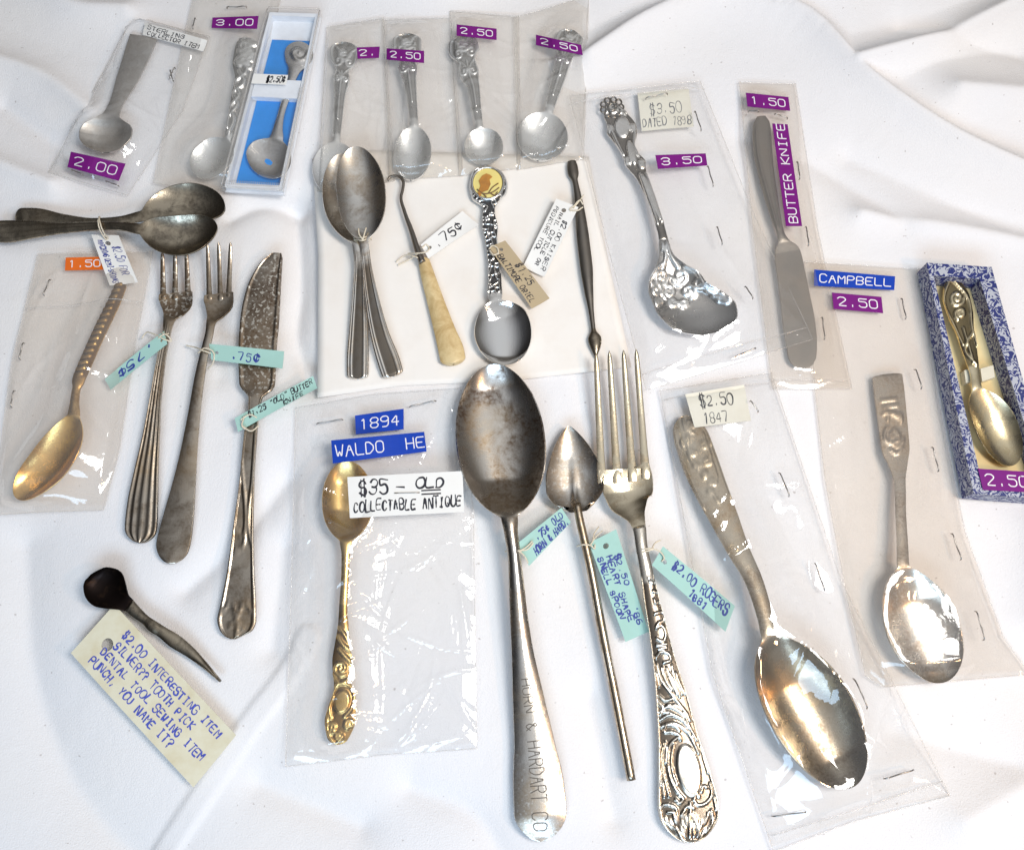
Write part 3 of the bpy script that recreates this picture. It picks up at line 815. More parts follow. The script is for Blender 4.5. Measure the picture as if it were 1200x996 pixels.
# ------------------------------------------------------------------ the cloth everything lies on
def cloth():
    nx, ny = 420, 380
    x = np.linspace(-360, 360, nx); y = np.linspace(-290, 360, ny); X, Y = np.meshgrid(x, y)
    Z = np.full_like(X, -1.1); rng = np.random.RandomState(5)

    def dist(poly):
        p = np.array([P(a, b, 0)[:2] for a, b in curve_pts(np.array(poly, float), 26)])
        d = np.full(X.shape, 1e9)
        for k in range(len(p) - 1):
            e = p[k + 1] - p[k]; t_ = np.clip(((X - p[k, 0]) * e[0] + (Y - p[k, 1]) * e[1]) / (e @ e + 1e-9), 0, 1)
            d = np.minimum(d, (X - p[k, 0] - t_ * e[0]) ** 2 + (Y - p[k, 1] - t_ * e[1]) ** 2)
        return np.sqrt(d)

    def fold(poly, w):
        d = dist(poly)
        if isinstance(w, tuple):                                       # steep on the far side, gentle on the near side
            p = np.array([P(a, b, 0)[:2] for a, b in poly]); w = np.where(Y > np.interp(X, p[:, 0], p[:, 1]), w[0], w[1])
        return np.exp(-(np.sqrt(d * d + 6) - 2.45) * 1.25 / w)
    for k in range(9):
        a = rng.uniform(0, 6.28); f = rng.uniform(.012, .05); Z += .22 * np.sin(f * (X * math.cos(a) + Y * math.sin(a)) + rng.uniform(0, 6)) - .12
    H = np.zeros_like(Z)
    for poly, amp, w in [([(690, 70), (760, 25), (850, -5), (940, 20), (1010, 90), (1110, 160), (1230, 215)], 7, (6, 15)), ([(1000, 78), (1100, 48), (1230, -10)], 8, 9),
                         ([(730, -60), (900, -40), (1100, -70)], 12, 22), ([(1120, 110), (1240, 120)], 7, 18), ([(1010, 250), (1120, 268), (1230, 285)], 3.5, 8),
                         ([(-40, 60), (60, 95), (105, 130)], 4, 9), ([(-40, 175), (20, 200), (60, 215)], 3.5, 8), ([(20, -30), (90, 10), (150, 15)], 5, 12),
                         ([(395, -20), (520, -10), (600, -30)], 5, 10), ([(1210, 620), (1215, 720)], 5, 14), ([(1130, 960), (1230, 900)], 4, 14)]:
        H = np.maximum(H, 1.7 * amp * fold(poly, w))
    for poly, amp, w in [([(343, 240), (348, 330), (345, 400), (365, 445)], 5.0, 7), ([(335, 560), (270, 640), (215, 690)], 3, 8), ([(20, 640), (30, 790), (90, 940), (150, 1010)], 5.5, 26),
                         ([(265, 250), (300, 235), (350, 240)], 3.5, 6), ([(480, 925), (560, 960), (590, 1010)], 3, 10), ([(690, 820), (720, 960)], 3, 9), ([(330, 640), (315, 760)], 2.5, 8),
                         ([(300, 920), (420, 970)], 3.5, 12), ([(880, 160), (960, 190), (1060, 260)], 2.5, 9), ([(1000, 180), (1200, 270)], 3, 12), ([(1060, 30), (1200, 60)], 4, 10),
                         ([(0, 120), (90, 185)], 3, 8), ([(1060, 860), (1200, 900)], 3, 12), ([(250, 320), (255, 440)], 1.5, 6), ([(690, 480), (690, 420), (720, 400)], 1.2, 5)]:
        Z -= 1.5 * amp * fold(poly, w)
    hem = dist([(360, 745), (345, 775), (290, 850), (222, 950), (160, 1040)])
    Z += 1.5 * np.clip(1.4 - np.abs(hem / 5.5) ** 4, 0, 1)
    Z = np.minimum(Z, -.35) + H
    V = np.stack([X, Y, Z], -1).reshape(-1, 3)
    V, F = thicken(V, orient(V, quads(ny, nx)), 1.0)
    return mesh_obj('tablecloth', V, F, M['cloth'], loc=(0, 0, 0))


tag(cloth(), kind='structure')


def napkin():
    t_ = edge_poly([(366, 186), (430, 176), (690, 184)], 40); b_ = edge_poly([(372, 466), (470, 452), (600, 446), (740, 430)], 40)
    l_ = edge_poly([(366, 186), (373, 300), (372, 466)], 40); r_ = edge_poly([(690, 184), (712, 300), (740, 430)], 40)
    u = np.linspace(0, 1, 40)[None, :, None]; v = np.linspace(0, 1, 40)[:, None, None]
    px = (1 - v) * t_[None] + v * b_[None] + (1 - u) * l_[:, None] + u * r_[:, None] - ((1 - u) * (1 - v) * t_[0] + u * (1 - v) * t_[-1] + (1 - u) * v * b_[0] + u * v * b_[-1])
    V = P(px[..., 0], px[..., 1], 0); V[..., 2] = -.02 + .0 * V[..., 0]
    V = V.reshape(-1, 3); V, F = thicken(V, orient(V, quads(40, 40)), .3)
    return tag(mesh_obj('napkin', V, F, M['napkin']), 'cream white folded cloth napkin lying flat under the middle row of spoons', 'napkin')


napkin()
# ------------------------------------------------------------------ bagged spoons along the top
GB = 'souvenir spoons in bags along the top'


def edges_spoon(root, LRz, split, mats, depf, th=1.3, n=60, cr=.3, relief=None, MU=21, names=('bowl', 'handle'), pw=2.2):
    """explicit left / right outline pixels: rows (lx, ly, rx, ry, z, depth)"""
    a = np.array(LRz, float); mid = (a[:, :2] + a[:, 2:4]) / 2
    s = np.r_[0, np.cumsum(np.hypot(*np.diff(mid, axis=0).T))]
    q = np.unique(np.r_[np.linspace(0, s[-1], n), s])
    L = np.stack([pchip(s, a[:, 0], q), pchip(s, a[:, 1], q)], -1); Rr = np.stack([pchip(s, a[:, 2], q), pchip(s, a[:, 3], q)], -1)
    z = pchip(s, a[:, 4], q); dep = pchip(s, a[:, 5], q); dep = np.minimum(dep, np.maximum(z - th - .15, 0))
    if split is None: return loft([(names[0], 0, len(q) - 1, mats[0])], L, Rr, z, dep, cr, th, root, MU, pw, relief, S_=q)
    k = int(np.argmin(np.abs(q - s[split])))
    return loft([(names[1], 0, k, mats[1]), (names[0], k, len(q) - 1, mats[0])], L, Rr, z, dep, np.where(q < s[split], cr, cr * .2), th, root, MU, pw, relief, S_=q)


GS = 'souvenir spoons in the bags along the top'
# 1 round pewter spoon
r = thing('condiment_spoon', 'dull pewter spoon with wide flat plain handle, farthest left in the top row', 'spoon', 130, 110, GS)
edges_spoon(r, [(152, 40, 184, 46, 3, 0), (151, 43, 183, 49, 3, 0), (137, 88, 163, 93, 4, 0), (121, 132, 140, 137, 5.6, 0), (110, 138, 146, 142, 6, 1.5), (97, 145, 153, 147, 6, 3.5), (92, 154, 155, 153, 6, 4.6), (92, 160, 154, 160, 6, 4.6), (97, 169, 147, 169, 5.8, 3.4), (107, 175, 138, 176, 5.6, 1.5), (118, 178.3, 128, 178.6, 5.5, .2)], 3, (M['pewter'], M['pewter']), None, 1.2, 70)
sp1 = r
# 2 twisted handle spoon
r = thing('souvenir_spoon', 'silver spoon with open twisted vine handle and leaf shaped bowl, in bag marked 3.00', 'spoon', 262, 130, GS)
ax2 = [(272, 140, 6), (280, 115, 8), (285, 90, 12), (289, 62, 14)]
spoon(r, (229, 205), [(240, 192), (253, 180)], 22, .5, [(266, 163, 4.5, 5.5), (270, 150, 5, 5), (273, 135, 5.5, 4.8), (279, 112, 8, 4.2), (284, 92, 9, 3.8), (286, 76, 14, 3.2), (290, 58, 15, 3), (293, 46, 12, 2.8)], 4, 4.2, 5.6, 7, 1.5, .7, (M['silver_soft'], M['silver_soft']), nh=90, MU=23, off=.5, tipsharp=2.2,
      relief=masked(relief_strokes([[(268, 158), (275, 140), (270, 128), (281, 112), (276, 98), (290, 84), (282, 70), (296, 60)], [(266, 150), (268, 138), (279, 124), (274, 110), (287, 98), (280, 84)], spiral(282, 72, 6, 1), spiral(293, 70, 6, 3), spiral(288, 55, 7, 2)] + auto_scrolls([(286, 76, 12), (293, 46, 12)], 3), 2.2, 1.1), 3))
sp2 = r
# 4 souvenir spoons with crested finials
crest = []
for lab, tipp, ax, hwb, hs, sd in [
    ('silver souvenir spoon with rosette finial, its bowl tip behind the tied teaspoons', (391, 229), [(392, 212)], 27, [(394, 166, 4.5), (396, 140, 5.5), (398, 115, 6.5), (400, 92, 10), (401, 84, 8), (403, 72, 15), (403, 60, 17), (403, 50, 12)], 1),
    ('silver souvenir spoon with crown finial hidden by a tape, second of the bagged four', (481, 211), [(482, 196)], 22, [(485, 148, 5), (483, 120, 6), (480, 95, 8), (478, 80, 11), (477, 72, 9), (477, 60, 17), (477, 48, 17), (477, 40, 12)], 2),
    ('silver souvenir spoon with shield finial just below its tape, third of the bagged four', (569, 193), [(568, 180)], 23, [(562, 150, 4.5), (558, 125, 6), (554, 100, 8), (549, 84, 12), (547, 72, 10), (544, 60, 18), (543, 50, 17), (542, 42, 10)], 3),
    ('silver souvenir spoon with wide round bowl, rightmost of the bagged four', (630, 188), [(633, 172)], 30, [(643, 132, 5), (648, 112, 7), (654, 92, 8.5), (660, 70, 10), (663, 60, 12), (666, 50, 16), (669, 42, 15), (671, 36, 8)], 4)]:
    r = thing('souvenir_spoon', lab, 'spoon', hs[3][0], hs[3][1], GS)
    zz = np.linspace(5.6, 2.6, len(hs))
    spoon(r, tipp, ax, hwb, .5, [(*h, z_ * (.7 if sd == 1 else 1)) for h, z_ in zip(hs, zz)], 2.4 if sd == 1 else 4.2, 3.2 if sd == 1 else 4.5, 3.8 if sd == 1 else 5.8, 6, 1.4, .6, (M['silver_soft'], M['silver_soft']), nh=130, MU=27, off=.3,
          relief=masked(relief_strokes([[(h[0], h[1]) for h in hs[1:5]]] + auto_scrolls([(h[0], h[1], h[2]) for h in hs[3:]], sd, .6) + [spiral(hs[-2][0], hs[-2][1] + 3, hs[-2][2] * .55, 0, 1.0), spiral(hs[-2][0], hs[-2][1] + 3, 3, 1, 1.0)], 1.15, .6, rims=[(.90, .12)]), 4))
    crest.append(r)
# clear box with blue liner --------------------------------------------------
r = thing('presentation_box', 'narrow clear lidded plastic box with bright blue liner holding a small spoon', 'gift box', 322, 120)
HB = 7.5
rim = [(314, 9), (375, 11), (331, 223), (259, 219)]
c = np.array([P(a, b, HB) for a, b in rim]); c0 = c.copy(); c0[:, 2] = .2
def lerp4(u, v, z):
    p = c[0] * (1 - u) * (1 - v) + c[1] * u * (1 - v) + c[2] * u * v + c[3] * (1 - u) * v
    return np.array([p[0], p[1], z])
def slab(u0, u1, v0, v1, z0, z1):
    V = [lerp4(u, v, z_) for u in (u0, u1) for v in (v0, v1) for z_ in (z0, z1)]
    return np.array(V), [(0, 1, 3, 2), (4, 6, 7, 5), (0, 4, 5, 1), (2, 3, 7, 6), (0, 2, 6, 4), (1, 5, 7, 3)]
V, F = joinm([slab(.01, .99, .005, .995, .2, 1.0), slab(.03, .08, .015, .985, 1.01, 5.6), slab(.92, .97, .015, .985, 1.01, 5.6), slab(.081, .919, .015, .035, 1.01, 5.6), slab(.081, .919, .968, .985, 1.01, 5.6)])
mesh_obj('box_tray', V, F, M['box_white'], r, smooth=False)
V, F = joinm([slab(.16, .915, .15, .965, 1.05, 1.9)]); mesh_obj('blue_liner', V, F, M['box_blue'], r, smooth=False)
V, F = slab(.09, .91, .40, .50, 1.95, 5.7); ob = mesh_obj('holding_band', V, F, M['box_white'], r, smooth=False)
V, F = joinm([slab(0, 1, 0, 1, HB - .5, HB), slab(0, .012, 0, 1, .2, HB - .52), slab(.988, 1, 0, 1, .2, HB - .52), slab(.0125, .9875, 0, .004, .2, HB - .52), slab(.0125, .9875, .996, 1, .2, HB - .52)])
lid = mesh_obj('lid', V, F, M['film_box'], r, smooth=False)
its = []
for i in range(4):
    a, b = c[i], c[(i + 1) % 4]; its.append(tube_mesh(np.array([a + (b - a) * t_ for t_ in np.linspace(.01, .99, 8)]), .55, 6))
for i in range(26):                                                    # fluted ridge along the near edges of the lid
    p = lerp4(.05 + i * .035, .965, HB + .1); its.append(tube_mesh(np.array([p, lerp4(.05 + i * .035, .983, HB + .1)]), .35, 5))
for i in range(70):
    p = lerp4(.93, .45 + i * .0073, HB + .1); its.append(tube_mesh(np.array([p, lerp4(.97, .45 + i * .0073, HB + .1)]), .30, 5))
V, F = joinm(its); mesh_obj('lid_rim', V, F, M['film_seam'], r)
fnb = lambda u, v: lerp4(.06 + .62 * u, .385 + .055 * v, HB + .45)
o, _ = card(r, fnb, M['white_card'], .2, False, name='price_sticker')
lettering('lettering', [('$2.50c', .42, .8, .55, .6)], lambda u, v: fnb(u, v) + np.array([0, 0, .1]), M['black_ink'], o, .55, True, 3)
box1 = r
r = thing('collector_spoon', 'short bright spoon with round crest finial, lying in the blue lined clear box', 'spoon', 335, 130)
spoon(r, (302, 204), [(310, 192)], 27, .46, [(324, 163, 8, 4.6), (326, 150, 5.5, 4.4), (330, 132, 4, 4), (336, 112, 4.5, 4.2), (341, 95, 5, 4.2), (345, 82, 7.5, 4), (347, 75, 13, 3.8), (350, 64, 17, 3.8), (353, 49, 15, 3.8)], 3, 4.2, 4.8, 13, 1.0, .6, (M['silver'], M['silver']), MU=21, nh=70, off=.3,
      relief=masked(relief_strokes([spiral(350, 63, 11, 0, 1.0), spiral(350, 63, 6, 2, 1)], 2, .8), 70))
# 2.00 bag etc.
price_tag('narrow white strip of card reading collector item inside the leftmost top bag', (170, 27), (243, 48), (238, 61), (167, 41), 4.2, M['white_card'], [('STERLING', .06, .46, .62, .33), ('COLLECTOR ITEM', .08, .92, .85, .35)], M['black_ink'], .4, False, name='note_strip', cat='note card', group='paper note cards in bags', w=.4)
noteA = 'note_strip'
bag('leftmost clear bag in the top row with purple 2.00 tape', [(157, 20), (246, 44)], [(246, 44), (215, 130), (150, 230)], [(57, 203), (150, 230)], [(157, 20), (57, 203)], [sp1.name, noteA], M['film_clear'], seed=11, wr=1.0, creases=40,
    tapes=[((83, 178), (147, 192), (139, 212), (79, 196), 'purple', '2.00', {})], staples=[(203, 95, 200, 84), (84, 200, 96, 204), (124, 213, 138, 217)])
bag('milky bag with purple 3.00 tape, partly under the blue lined box', [(226, 0), (280, -8), (330, -6)], [(330, -6), (306, 110), (276, 223)], [(180, 215), (230, 224), (276, 223)], [(226, 0), (205, 95), (180, 215)], [sp2.name], M['film_milk'], z0=.12, seed=12, wr=.45, creases=8,
    tapes=[((249, 21), (303, 19), (301, 34), (248, 33), 'purple', '3.00', {})], staples=[(266, 10, 289, 9), (229, 22, 226, 34), (205, 80, 199, 92)])
bag('milky bag leftmost of four, its short purple tape reading only 2', [(383, 32), (450, 22)], [(450, 22), (462, 213)], [(372, 226), (462, 213)], [(383, 32), (372, 226)], [crest[0].name], M['film_milk'], z0=.12, seed=13, wr=.9, creases=30,
    tapes=[((418, 56), (445, 55), (444, 68), (419, 69), 'purple', '2.', {})], group='milky bags with 2.50 tapes')
bag('milky bag whose purple 2.50 tape crosses the crown finial, second of four', [(449, 24), (528, 22)], [(528, 22), (543, 207)], [(456, 212), (543, 207)], [(449, 24), (456, 212)], [crest[1].name], M['film_milk'], z0=.12, seed=14, wr=.9, creases=30,
    tapes=[((453, 57), (497, 60), (497, 74), (453, 70), 'purple', '2.50', {})], group='milky bags with 2.50 tapes')
bag('milky bag with purple 2.50 tape above its spoon finial, third of four', [(527, 14), (608, 20)], [(608, 20), (610, 198)], [(538, 207), (610, 198)], [(527, 14), (538, 207)], [crest[2].name], M['film_milk'], z0=.12, seed=15, wr=.9, creases=30,
    tapes=[((535, 29), (582, 34), (582, 47), (535, 42), 'purple', '2.50', {})], group='milky bags with 2.50 tapes')
bag('milky bag with a slanted purple 2.50 tape at its top right corner', [(602, 22), (690, -4)], [(690, -4), (684, 187)], [(606, 200), (684, 187)], [(602, 22), (606, 200)], [crest[3].name], M['film_milk'], z0=.12, seed=16, wr=.9, creases=30,
    tapes=[((628, 41), (681, 53), (683, 65), (628, 53), 'purple', '2.50', {})], group='milky bags with 2.50 tapes')

# ------------------------------------------------------------------ dark spoons top left
GD = 'pair of dark spoons at the left'
r = thing('teaspoon', 'dark tarnished spoon lying sideways, the upper and farther of the tied dark pair', 'spoon', 150, 250, GD)
spoon(r, (263, 246), [(245, 240), (215, 239)], 25, .42, [(166, 253, 6, 7.5), (140, 258, 4.5, 7), (110, 260, 4.5, 5.5), (75, 257, 6, 4), (45, 254, 10, 3), (18, 256, 12.5, 2.4)], 5, 6, 7, 9, 1.5, .6, (M['dark_steel'], M['dark_steel']), nh=70, tipsharp=1.6, relief=rel_threads([-.75, -.45, .45, .75], .12, .3))
dk1 = r
r = thing('teaspoon', 'dark tarnished spoon lying sideways, the lower and nearer of the tied dark pair', 'spoon', 150, 266, GD)
spoon(r, (254, 263), [(238, 268), (212, 275)], 24, .45, [(163, 268, 6, 14), (140, 265, 4.5, 12.5), (105, 265, 5, 9.6), (70, 267, 6.5, 7.4), (35, 269, 10.5, 5.4), (8, 271, 13, 4.2), (-8, 271, 12.5, 4)], 6, 13, 14.2, 6, 1.5, .6, (M['dark_steel'], M['dark_steel']), nh=70, tipsharp=1.6, relief=rel_threads([-.75, -.4, .4, .75], .12, .3))
# ------------------------------------------------------------------ gold spoon, left bag
r = thing('gold_spoon', 'gold plated spoon with dark notched handle, in the left bag with orange tape', 'spoon', 90, 460)
spoon(r, (19, 584), [(32, 568), (57, 541)], 24, .5, [(86, 486, 7, 8), (87, 470, 5, 7.5), (89, 455, 4.5, 7), (91, 447, 7, 7), (100, 425, 7.5, 6.2), (118, 385, 7.5, 5), (135, 350, 7, 4), (143, 330, 6.5, 3.5)], 6, 5, 8, 5, 1.5, .8, (M['gold'], M['gold_dark']), nh=90, MU=19, off=.4,
      relief=masked(relief_strokes([[(91 + i * 3.1 - 7, 447 - i * 7), (91 + i * 3.1 + 2, 445 - i * 7)] for i in range(17)], 2.0, .6), 42))
gs = r
bag('beige tinted bag at the left edge with orange tape and gold spoon', [(45, 298), (180, 295)], [(180, 295), (160, 400), (140, 530), (122, 598)], [(-10, 604), (60, 600), (122, 598)], [(45, 298), (15, 420), (-10, 604)], [gs.name], M['film_beige'], seed=21, wr=.9, creases=26,
    tapes=[((77, 302), (122, 301), (122, 316), (76, 317), 'orange', '1.50', {})], staples=[(59, 328, 52, 347), (28, 402, 23, 421), (17, 458, 13, 477)], seams=[[(30, 363), (167, 356)]])
price_tag('white tag tied to the dark spoons, hanging over the orange tape', (139, 276), (162, 331), (129, 335), (107, 275), [4.5, 4.5, 4.5, 4.5], M['white_card'], [('$2.50 FOR', .25, .42, .6, .30), ('MATCHING DEMI-SPOONS', .12, .84, .85, .20)], M['blue_ink'], .6, True,
          [[(116, 254, 12), (117, 260, 13), (119, 267, 12.6), (123, 275, 8), (126, 280, 5.2), (124, 282, 4.6)], [(117, 254, 11), (115, 259, 12.6), (116, 266, 12.4), (120, 275, 7.4), (124, 281, 5)]], seed=2, w=.36)
# ------------------------------------------------------------------ forks and butter knife at the left


def fork(root, tines, head, handle, mats, r_end, relief=None, th=1.5, twid=3.0, crown=.5, MU=15, nh=80, tdown=0):
    """head: list of (lx, ly, rx, ry, z, dep) from tine roots to neck; handle: (x, y, hw, z)"""
    ha = np.array(head, float)
    pts = [((h[0] + h[2]) / 2, (h[1] + h[3]) / 2, math.hypot(h[2] - h[0], h[3] - h[1]) / 2, h[4]) for h in head] + list(handle)
    s = np.r_[0, np.cumsum([math.hypot(b[0] - a[0], b[1] - a[1]) for a, b in zip(pts[:-1], pts[1:])])]
    q, L, Rr, z, hw = spine(pts, nh, 0, r_end)
    # keep the root edge parallel to the traced one
    L[0] = ha[0, :2]; Rr[0] = ha[0, 2:4]
    if np.cross(np.append(Rr[3] - L[3], 0), np.append(ha[0, 2:4] - ha[0, :2], 0)) [2] and np.dot(Rr[3] - L[3], ha[0, 2:4] - ha[0, :2]) < 0: L, Rr = Rr.copy(), L.copy(); L[0] = ha[0, :2]; Rr[0] = ha[0, 2:4]
    sh = s[len(head) - 1]; k = int(np.argmin(np.abs(q - sh)))
    dep = np.interp(q, s[:len(head)], ha[:, 5], right=0)
    objs, info = loft([('head', 0, k, mats[0]), ('handle', k, len(q) - 1, mats[1])], L, Rr, z, np.minimum(dep, np.maximum(z - th - .1, 0)), np.where(q > sh, crown, .05), th, root, MU, 2.0, relief, S_=q - sh)
    hL, hR = ha[0, :2], ha[0, 2:4]; hw0 = np.hypot(*(hR - hL)) / 2; hm = (hL + hR) / 2
    for (tx, ty, bx, by, hwr) in tines:
        n = 30; f = np.linspace(0, 1, n); hw_ = pchip([0, .05, .4, .8, .90, 1], [.35, .30 * twid, .44 * twid, .54 * twid, .60 * twid, .60 * twid], f)
        k_ = .03 + 6.0 / math.hypot(bx - tx, by - ty); ex, ey = bx + (bx - tx) * k_, by + (by - ty) * k_
        x = tx + (ex - tx) * f; y = ty + (ey - ty) * f; l = math.hypot(ex - tx, ey - ty); nx, ny = -(ey - ty) / l, (ex - tx) / l
        uu_ = min(1, math.hypot(bx - hm[0], by - hm[1]) / hw0)
        z0 = head[0][4] - head[0][5] * (1 - uu_ ** 2)
        zz = z0 + (4.5 + tdown) * (1 - f) ** 2 - 1.2 * np.sin(f * math.pi) - 1.0 * np.clip((f - .93) / .07, 0, 1) ** 1.5
        Lt = np.stack([x - nx * hw_, y - ny * hw_], -1); Rt = np.stack([x + nx * hw_, y + ny * hw_], -1)
        loft([('tine', 0, n - 1, mats[0])], Lt, Rt, zz, 0, .35, 1.1, root, 9)
    info['k'] = k; info['n'] = len(q); info['q'] = q - sh
    return info


GF = 'cocktail forks at the left'
r = thing('cocktail_fork', 'small three tined fork with fluted fan handle and dark pitted tines', 'fork', 190, 450, GF)
fork(r, [(190, 296, 191, 345, 4.5), (205, 295, 205, 344, 4.5), (218, 294, 220, 342, 4.5)], [(186, 345, 225, 341, 4.5, .2), (185, 355, 225, 350, 4.5, 1.2), (187, 364, 217, 362, 5, 1), (191, 371, 206, 372, 5.5, .3)],
     [(195, 390, 4.8, 6), (189, 420, 5.2, 5.8), (183, 460, 6.5, 5), (177, 510, 10, 4), (171, 555, 14.5, 3.2), (167, 590, 18, 2.6), (165, 615, 19, 2.2), (163, 636, 16, 2)], (M['aged_spotted'], M['aged']), 14,
     relief=rel_threads([-.9, -.5, 0, .5, .9], .14, .45), MU=27, twid=6)
r = thing('cocktail_fork', 'small three tined fork with plain spatula handle, between the fluted fork and the butter knife', 'fork', 235, 450, GF)
fork(r, [(243, 286, 245, 345, 4.2), (256, 284, 258, 345, 4.2), (270, 284, 268, 343, 4.2)], [(239, 346, 273, 342, 4.5, .2), (238, 356, 273, 352, 4.5, 1.2), (240, 366, 263, 367, 5, .9), (242, 375, 253, 376, 5.5, .3)],
     [(245, 390, 4.6, 6), (239, 415, 5, 5.8), (234, 440, 5.8, 5.4), (228, 480, 7, 4.6), (221, 530, 10, 3.8), (215, 570, 14, 3.2), (209, 605, 18, 2.6), (203, 635, 20, 2.3), (197, 660, 17, 2)], (M['aged'], M['aged']), 20, twid=5.5)
r = thing('butter_knife', 'tarnished spreader with spotted wide blade and shield ended handle, at the left', 'butter knife', 290, 520)
edges_spoon(r, [(319, 296.5, 330, 297, 3, 0), (308, 305, 331, 303, 3, 0), (297, 320, 330, 318, 3, 0), (288, 340, 329, 338, 3, 0), (281, 375, 327, 375, 3, 0), (279, 410, 324, 410, 3.2, 0), (280, 450, 322, 450, 3.6, 0), (284, 457, 319, 457, 4.2, 0), (291, 465, 308, 465, 5, 0), (291, 480, 304, 480, 5, 0), (287, 500, 302, 500, 4.8, 0), (280, 567, 298, 567, 4, 0), (273, 617, 297, 617, 3.2, 0), (266, 667, 298, 667, 2.6, 0), (257, 712, 300, 714, 2.2, 0), (254, 726, 300, 727, 2.1, 0), (257, 738, 296, 738, 2, 0), (264, 746, 284, 745, 2, 0), (270, 748.5, 276, 748.5, 2, 0)], 8, (M['aged'], M['aged_spotted']), None, 1.5, 110, .5,
            relief=relief_strokes([[(281, 480), (283, 540), (287, 620), (284, 640), (276, 645)], [(300, 500), (296, 560), (292, 625), (296, 640)], [(274, 618), (283, 627), (290, 618)], [(262, 715), (270, 705), (277, 722), (277, 745)], [(294, 716), (287, 706), (278, 722)], [(268, 735), (275, 728), (284, 736)]], 2.2, .5, rims=[(.88, .12)]), MU=29, names=('handle', 'blade'))
price_tag('teal tag upside down on the fluted cocktail fork', (196, 403), (130, 457), (123, 445), (192, 388), [7, 3, 3, 7], M['teal_card'], [('.75c', .22, .78, .62, .6)], M['blue_ink'], .6, True, [[(189, 390, 8), (197, 394, 8.5), (201, 400, 6.5), (193, 398, 7.5), (183, 393, 6), (170, 391, 2), (166, 397, 1)], [(183, 400, 5), (190, 393, 8), (198, 391, 7.5)]], w=.7, seed=4)
price_tag('teal tag reading .75 on the plain cocktail fork, its end over the blade', (245, 403), (333, 412), (331, 432), (248, 422), [6.5, 5.6, 5.6, 6.5], M['teal_card'], [('.75c', .28, .80, .42, .55)], M['blue_ink'], .3, True, [[(247, 414, 7), (238, 411, 8), (228, 407, 3), (218, 405, 1)], [(232, 414, 5), (240, 408, 8), (250, 413, 7.4), (250, 424, 6), (244, 432, 1.5)]], w=.75, seed=5)
price_tag('teal tag on the butter knife neck at the left, two short lines of writing', (275, 490), (367, 441), (372, 455), (279, 506), [6.5, 2.5, 2.5, 6.5], M['teal_card'], [('$1.25 "OLD" BUTTER', .16, .50, .82, .38), ('KNIFE', .58, .96, .26, .34)], M['black_ink'], .6, True, [[(282, 492, 7.5), (293, 486, 7), (302, 490, 5.5)], [(284, 499, 7.4), (294, 505, 7), (303, 499, 5)], [(286, 488, 7.6), (284, 500, 7.6), (292, 505, 6.4)]], w=.45, seed=6)
# ------------------------------------------------------------------ middle row
GT = 'pair of teaspoons tied together'
thr = rel_threads([-.85, -.6, .6, .85], .13, .4)
r = thing('teaspoon', 'silver teaspoon lying beneath its twin, only a rim of its bowl showing at the left', 'spoon', 413, 320, GT)
spoon(r, (402, 180), [(400, 200), (402, 235)], 24, .5, [(418, 284, 6, 8), (421, 305, 6, 6.6), (421, 340, 8, 5), (420, 390, 11.5, 3.4), (419, 425, 13, 2.4), (419, 444, 12.5, 2)], 4.5, 9, 9, 4, 1.4, .5, (M['plate_orn'], M['plate_orn']), relief=thr, MU=27, nh=80)
r = thing('teaspoon', 'silver teaspoon lying on top of its twin, full bowl showing with orange glint', 'spoon', 440, 320, GT)
tsp, _ = spoon(r, (416, 172), [(418, 188), (423, 225)], 29, .47, [(426, 281, 5.5, 12.5), (429, 305, 5.5, 10.8), (435, 345, 8, 7.8), (446, 395, 11.5, 5), (456, 425, 13.5, 3.2), (461, 441, 13, 2.6)], 5.2, 14, 14, 4, 1.4, .5, (M['plate_orn'], M['plate_orn']), relief=thr, MU=27, nh=80)
its = []
for dx in (-1, 2): its.append(tube_mesh(curve_pts(np.array([P(412, 281 + dx, 4.5), P(416, 279 + dx, 8.5), P(425, 280 + dx, 14.2), P(433, 277 + dx, 8.5), P(435, 279 + dx, 4)]), 24), .4, 6))
its.append(tube_mesh(curve_pts(np.array([P(425, 281, 14.2), P(427, 274, 14.2), P(429, 267, 13.4)]), 12), .4, 6)); its.append(tube_mesh(curve_pts(np.array([P(425, 281, 14.2), P(421, 275, 14.2), P(420, 268, 13.4)]), 12), .4, 6))
V, F = joinm(its); tag(mesh_obj('string', V, F, M['string']), 'pale cotton string knotted round the necks of two teaspoons', 'string')
# button hook
r = thing('button_hook', 'steel button hook with mottled ivory coloured handle', 'button hook', 505, 340)
c_ = curve_pts(np.array([P(455, 213, 3.2), P(456, 208.5, 3.4), P(462, 206.5, 3.6), P(469, 208, 3.8), P(472.5, 213, 4), P(472, 222, 4), P(470, 231, 4), P(474, 248, 4.2), P(482, 270, 4.5), P(491, 298, 5), P(495, 308, 5)]), 70)
V, F = tube_mesh(c_, np.interp(np.linspace(0, 1, 70), [0, .03, .35, .5, 1], [.3, .75, .85, 1.0, 1.9]), 10); mesh_obj('hook', V, F, M['grey_metal'], r)
q, L, Rr, z, hw = spine([(496, 303, 6.5, 4.2), (500, 318, 8, 4.2), (512, 358, 10.5, 4.4), (522, 390, 13, 4.6), (529, 412, 15.2, 4.6), (531.5, 427, 15, 4.6)], 40, 3, 7)
loft([('handle', 0, len(q) - 1, M['ivory'])], L, Rr, z - 1.3, 0, np.minimum(hw / 2.3, 2.2), 2.2, r, 15)
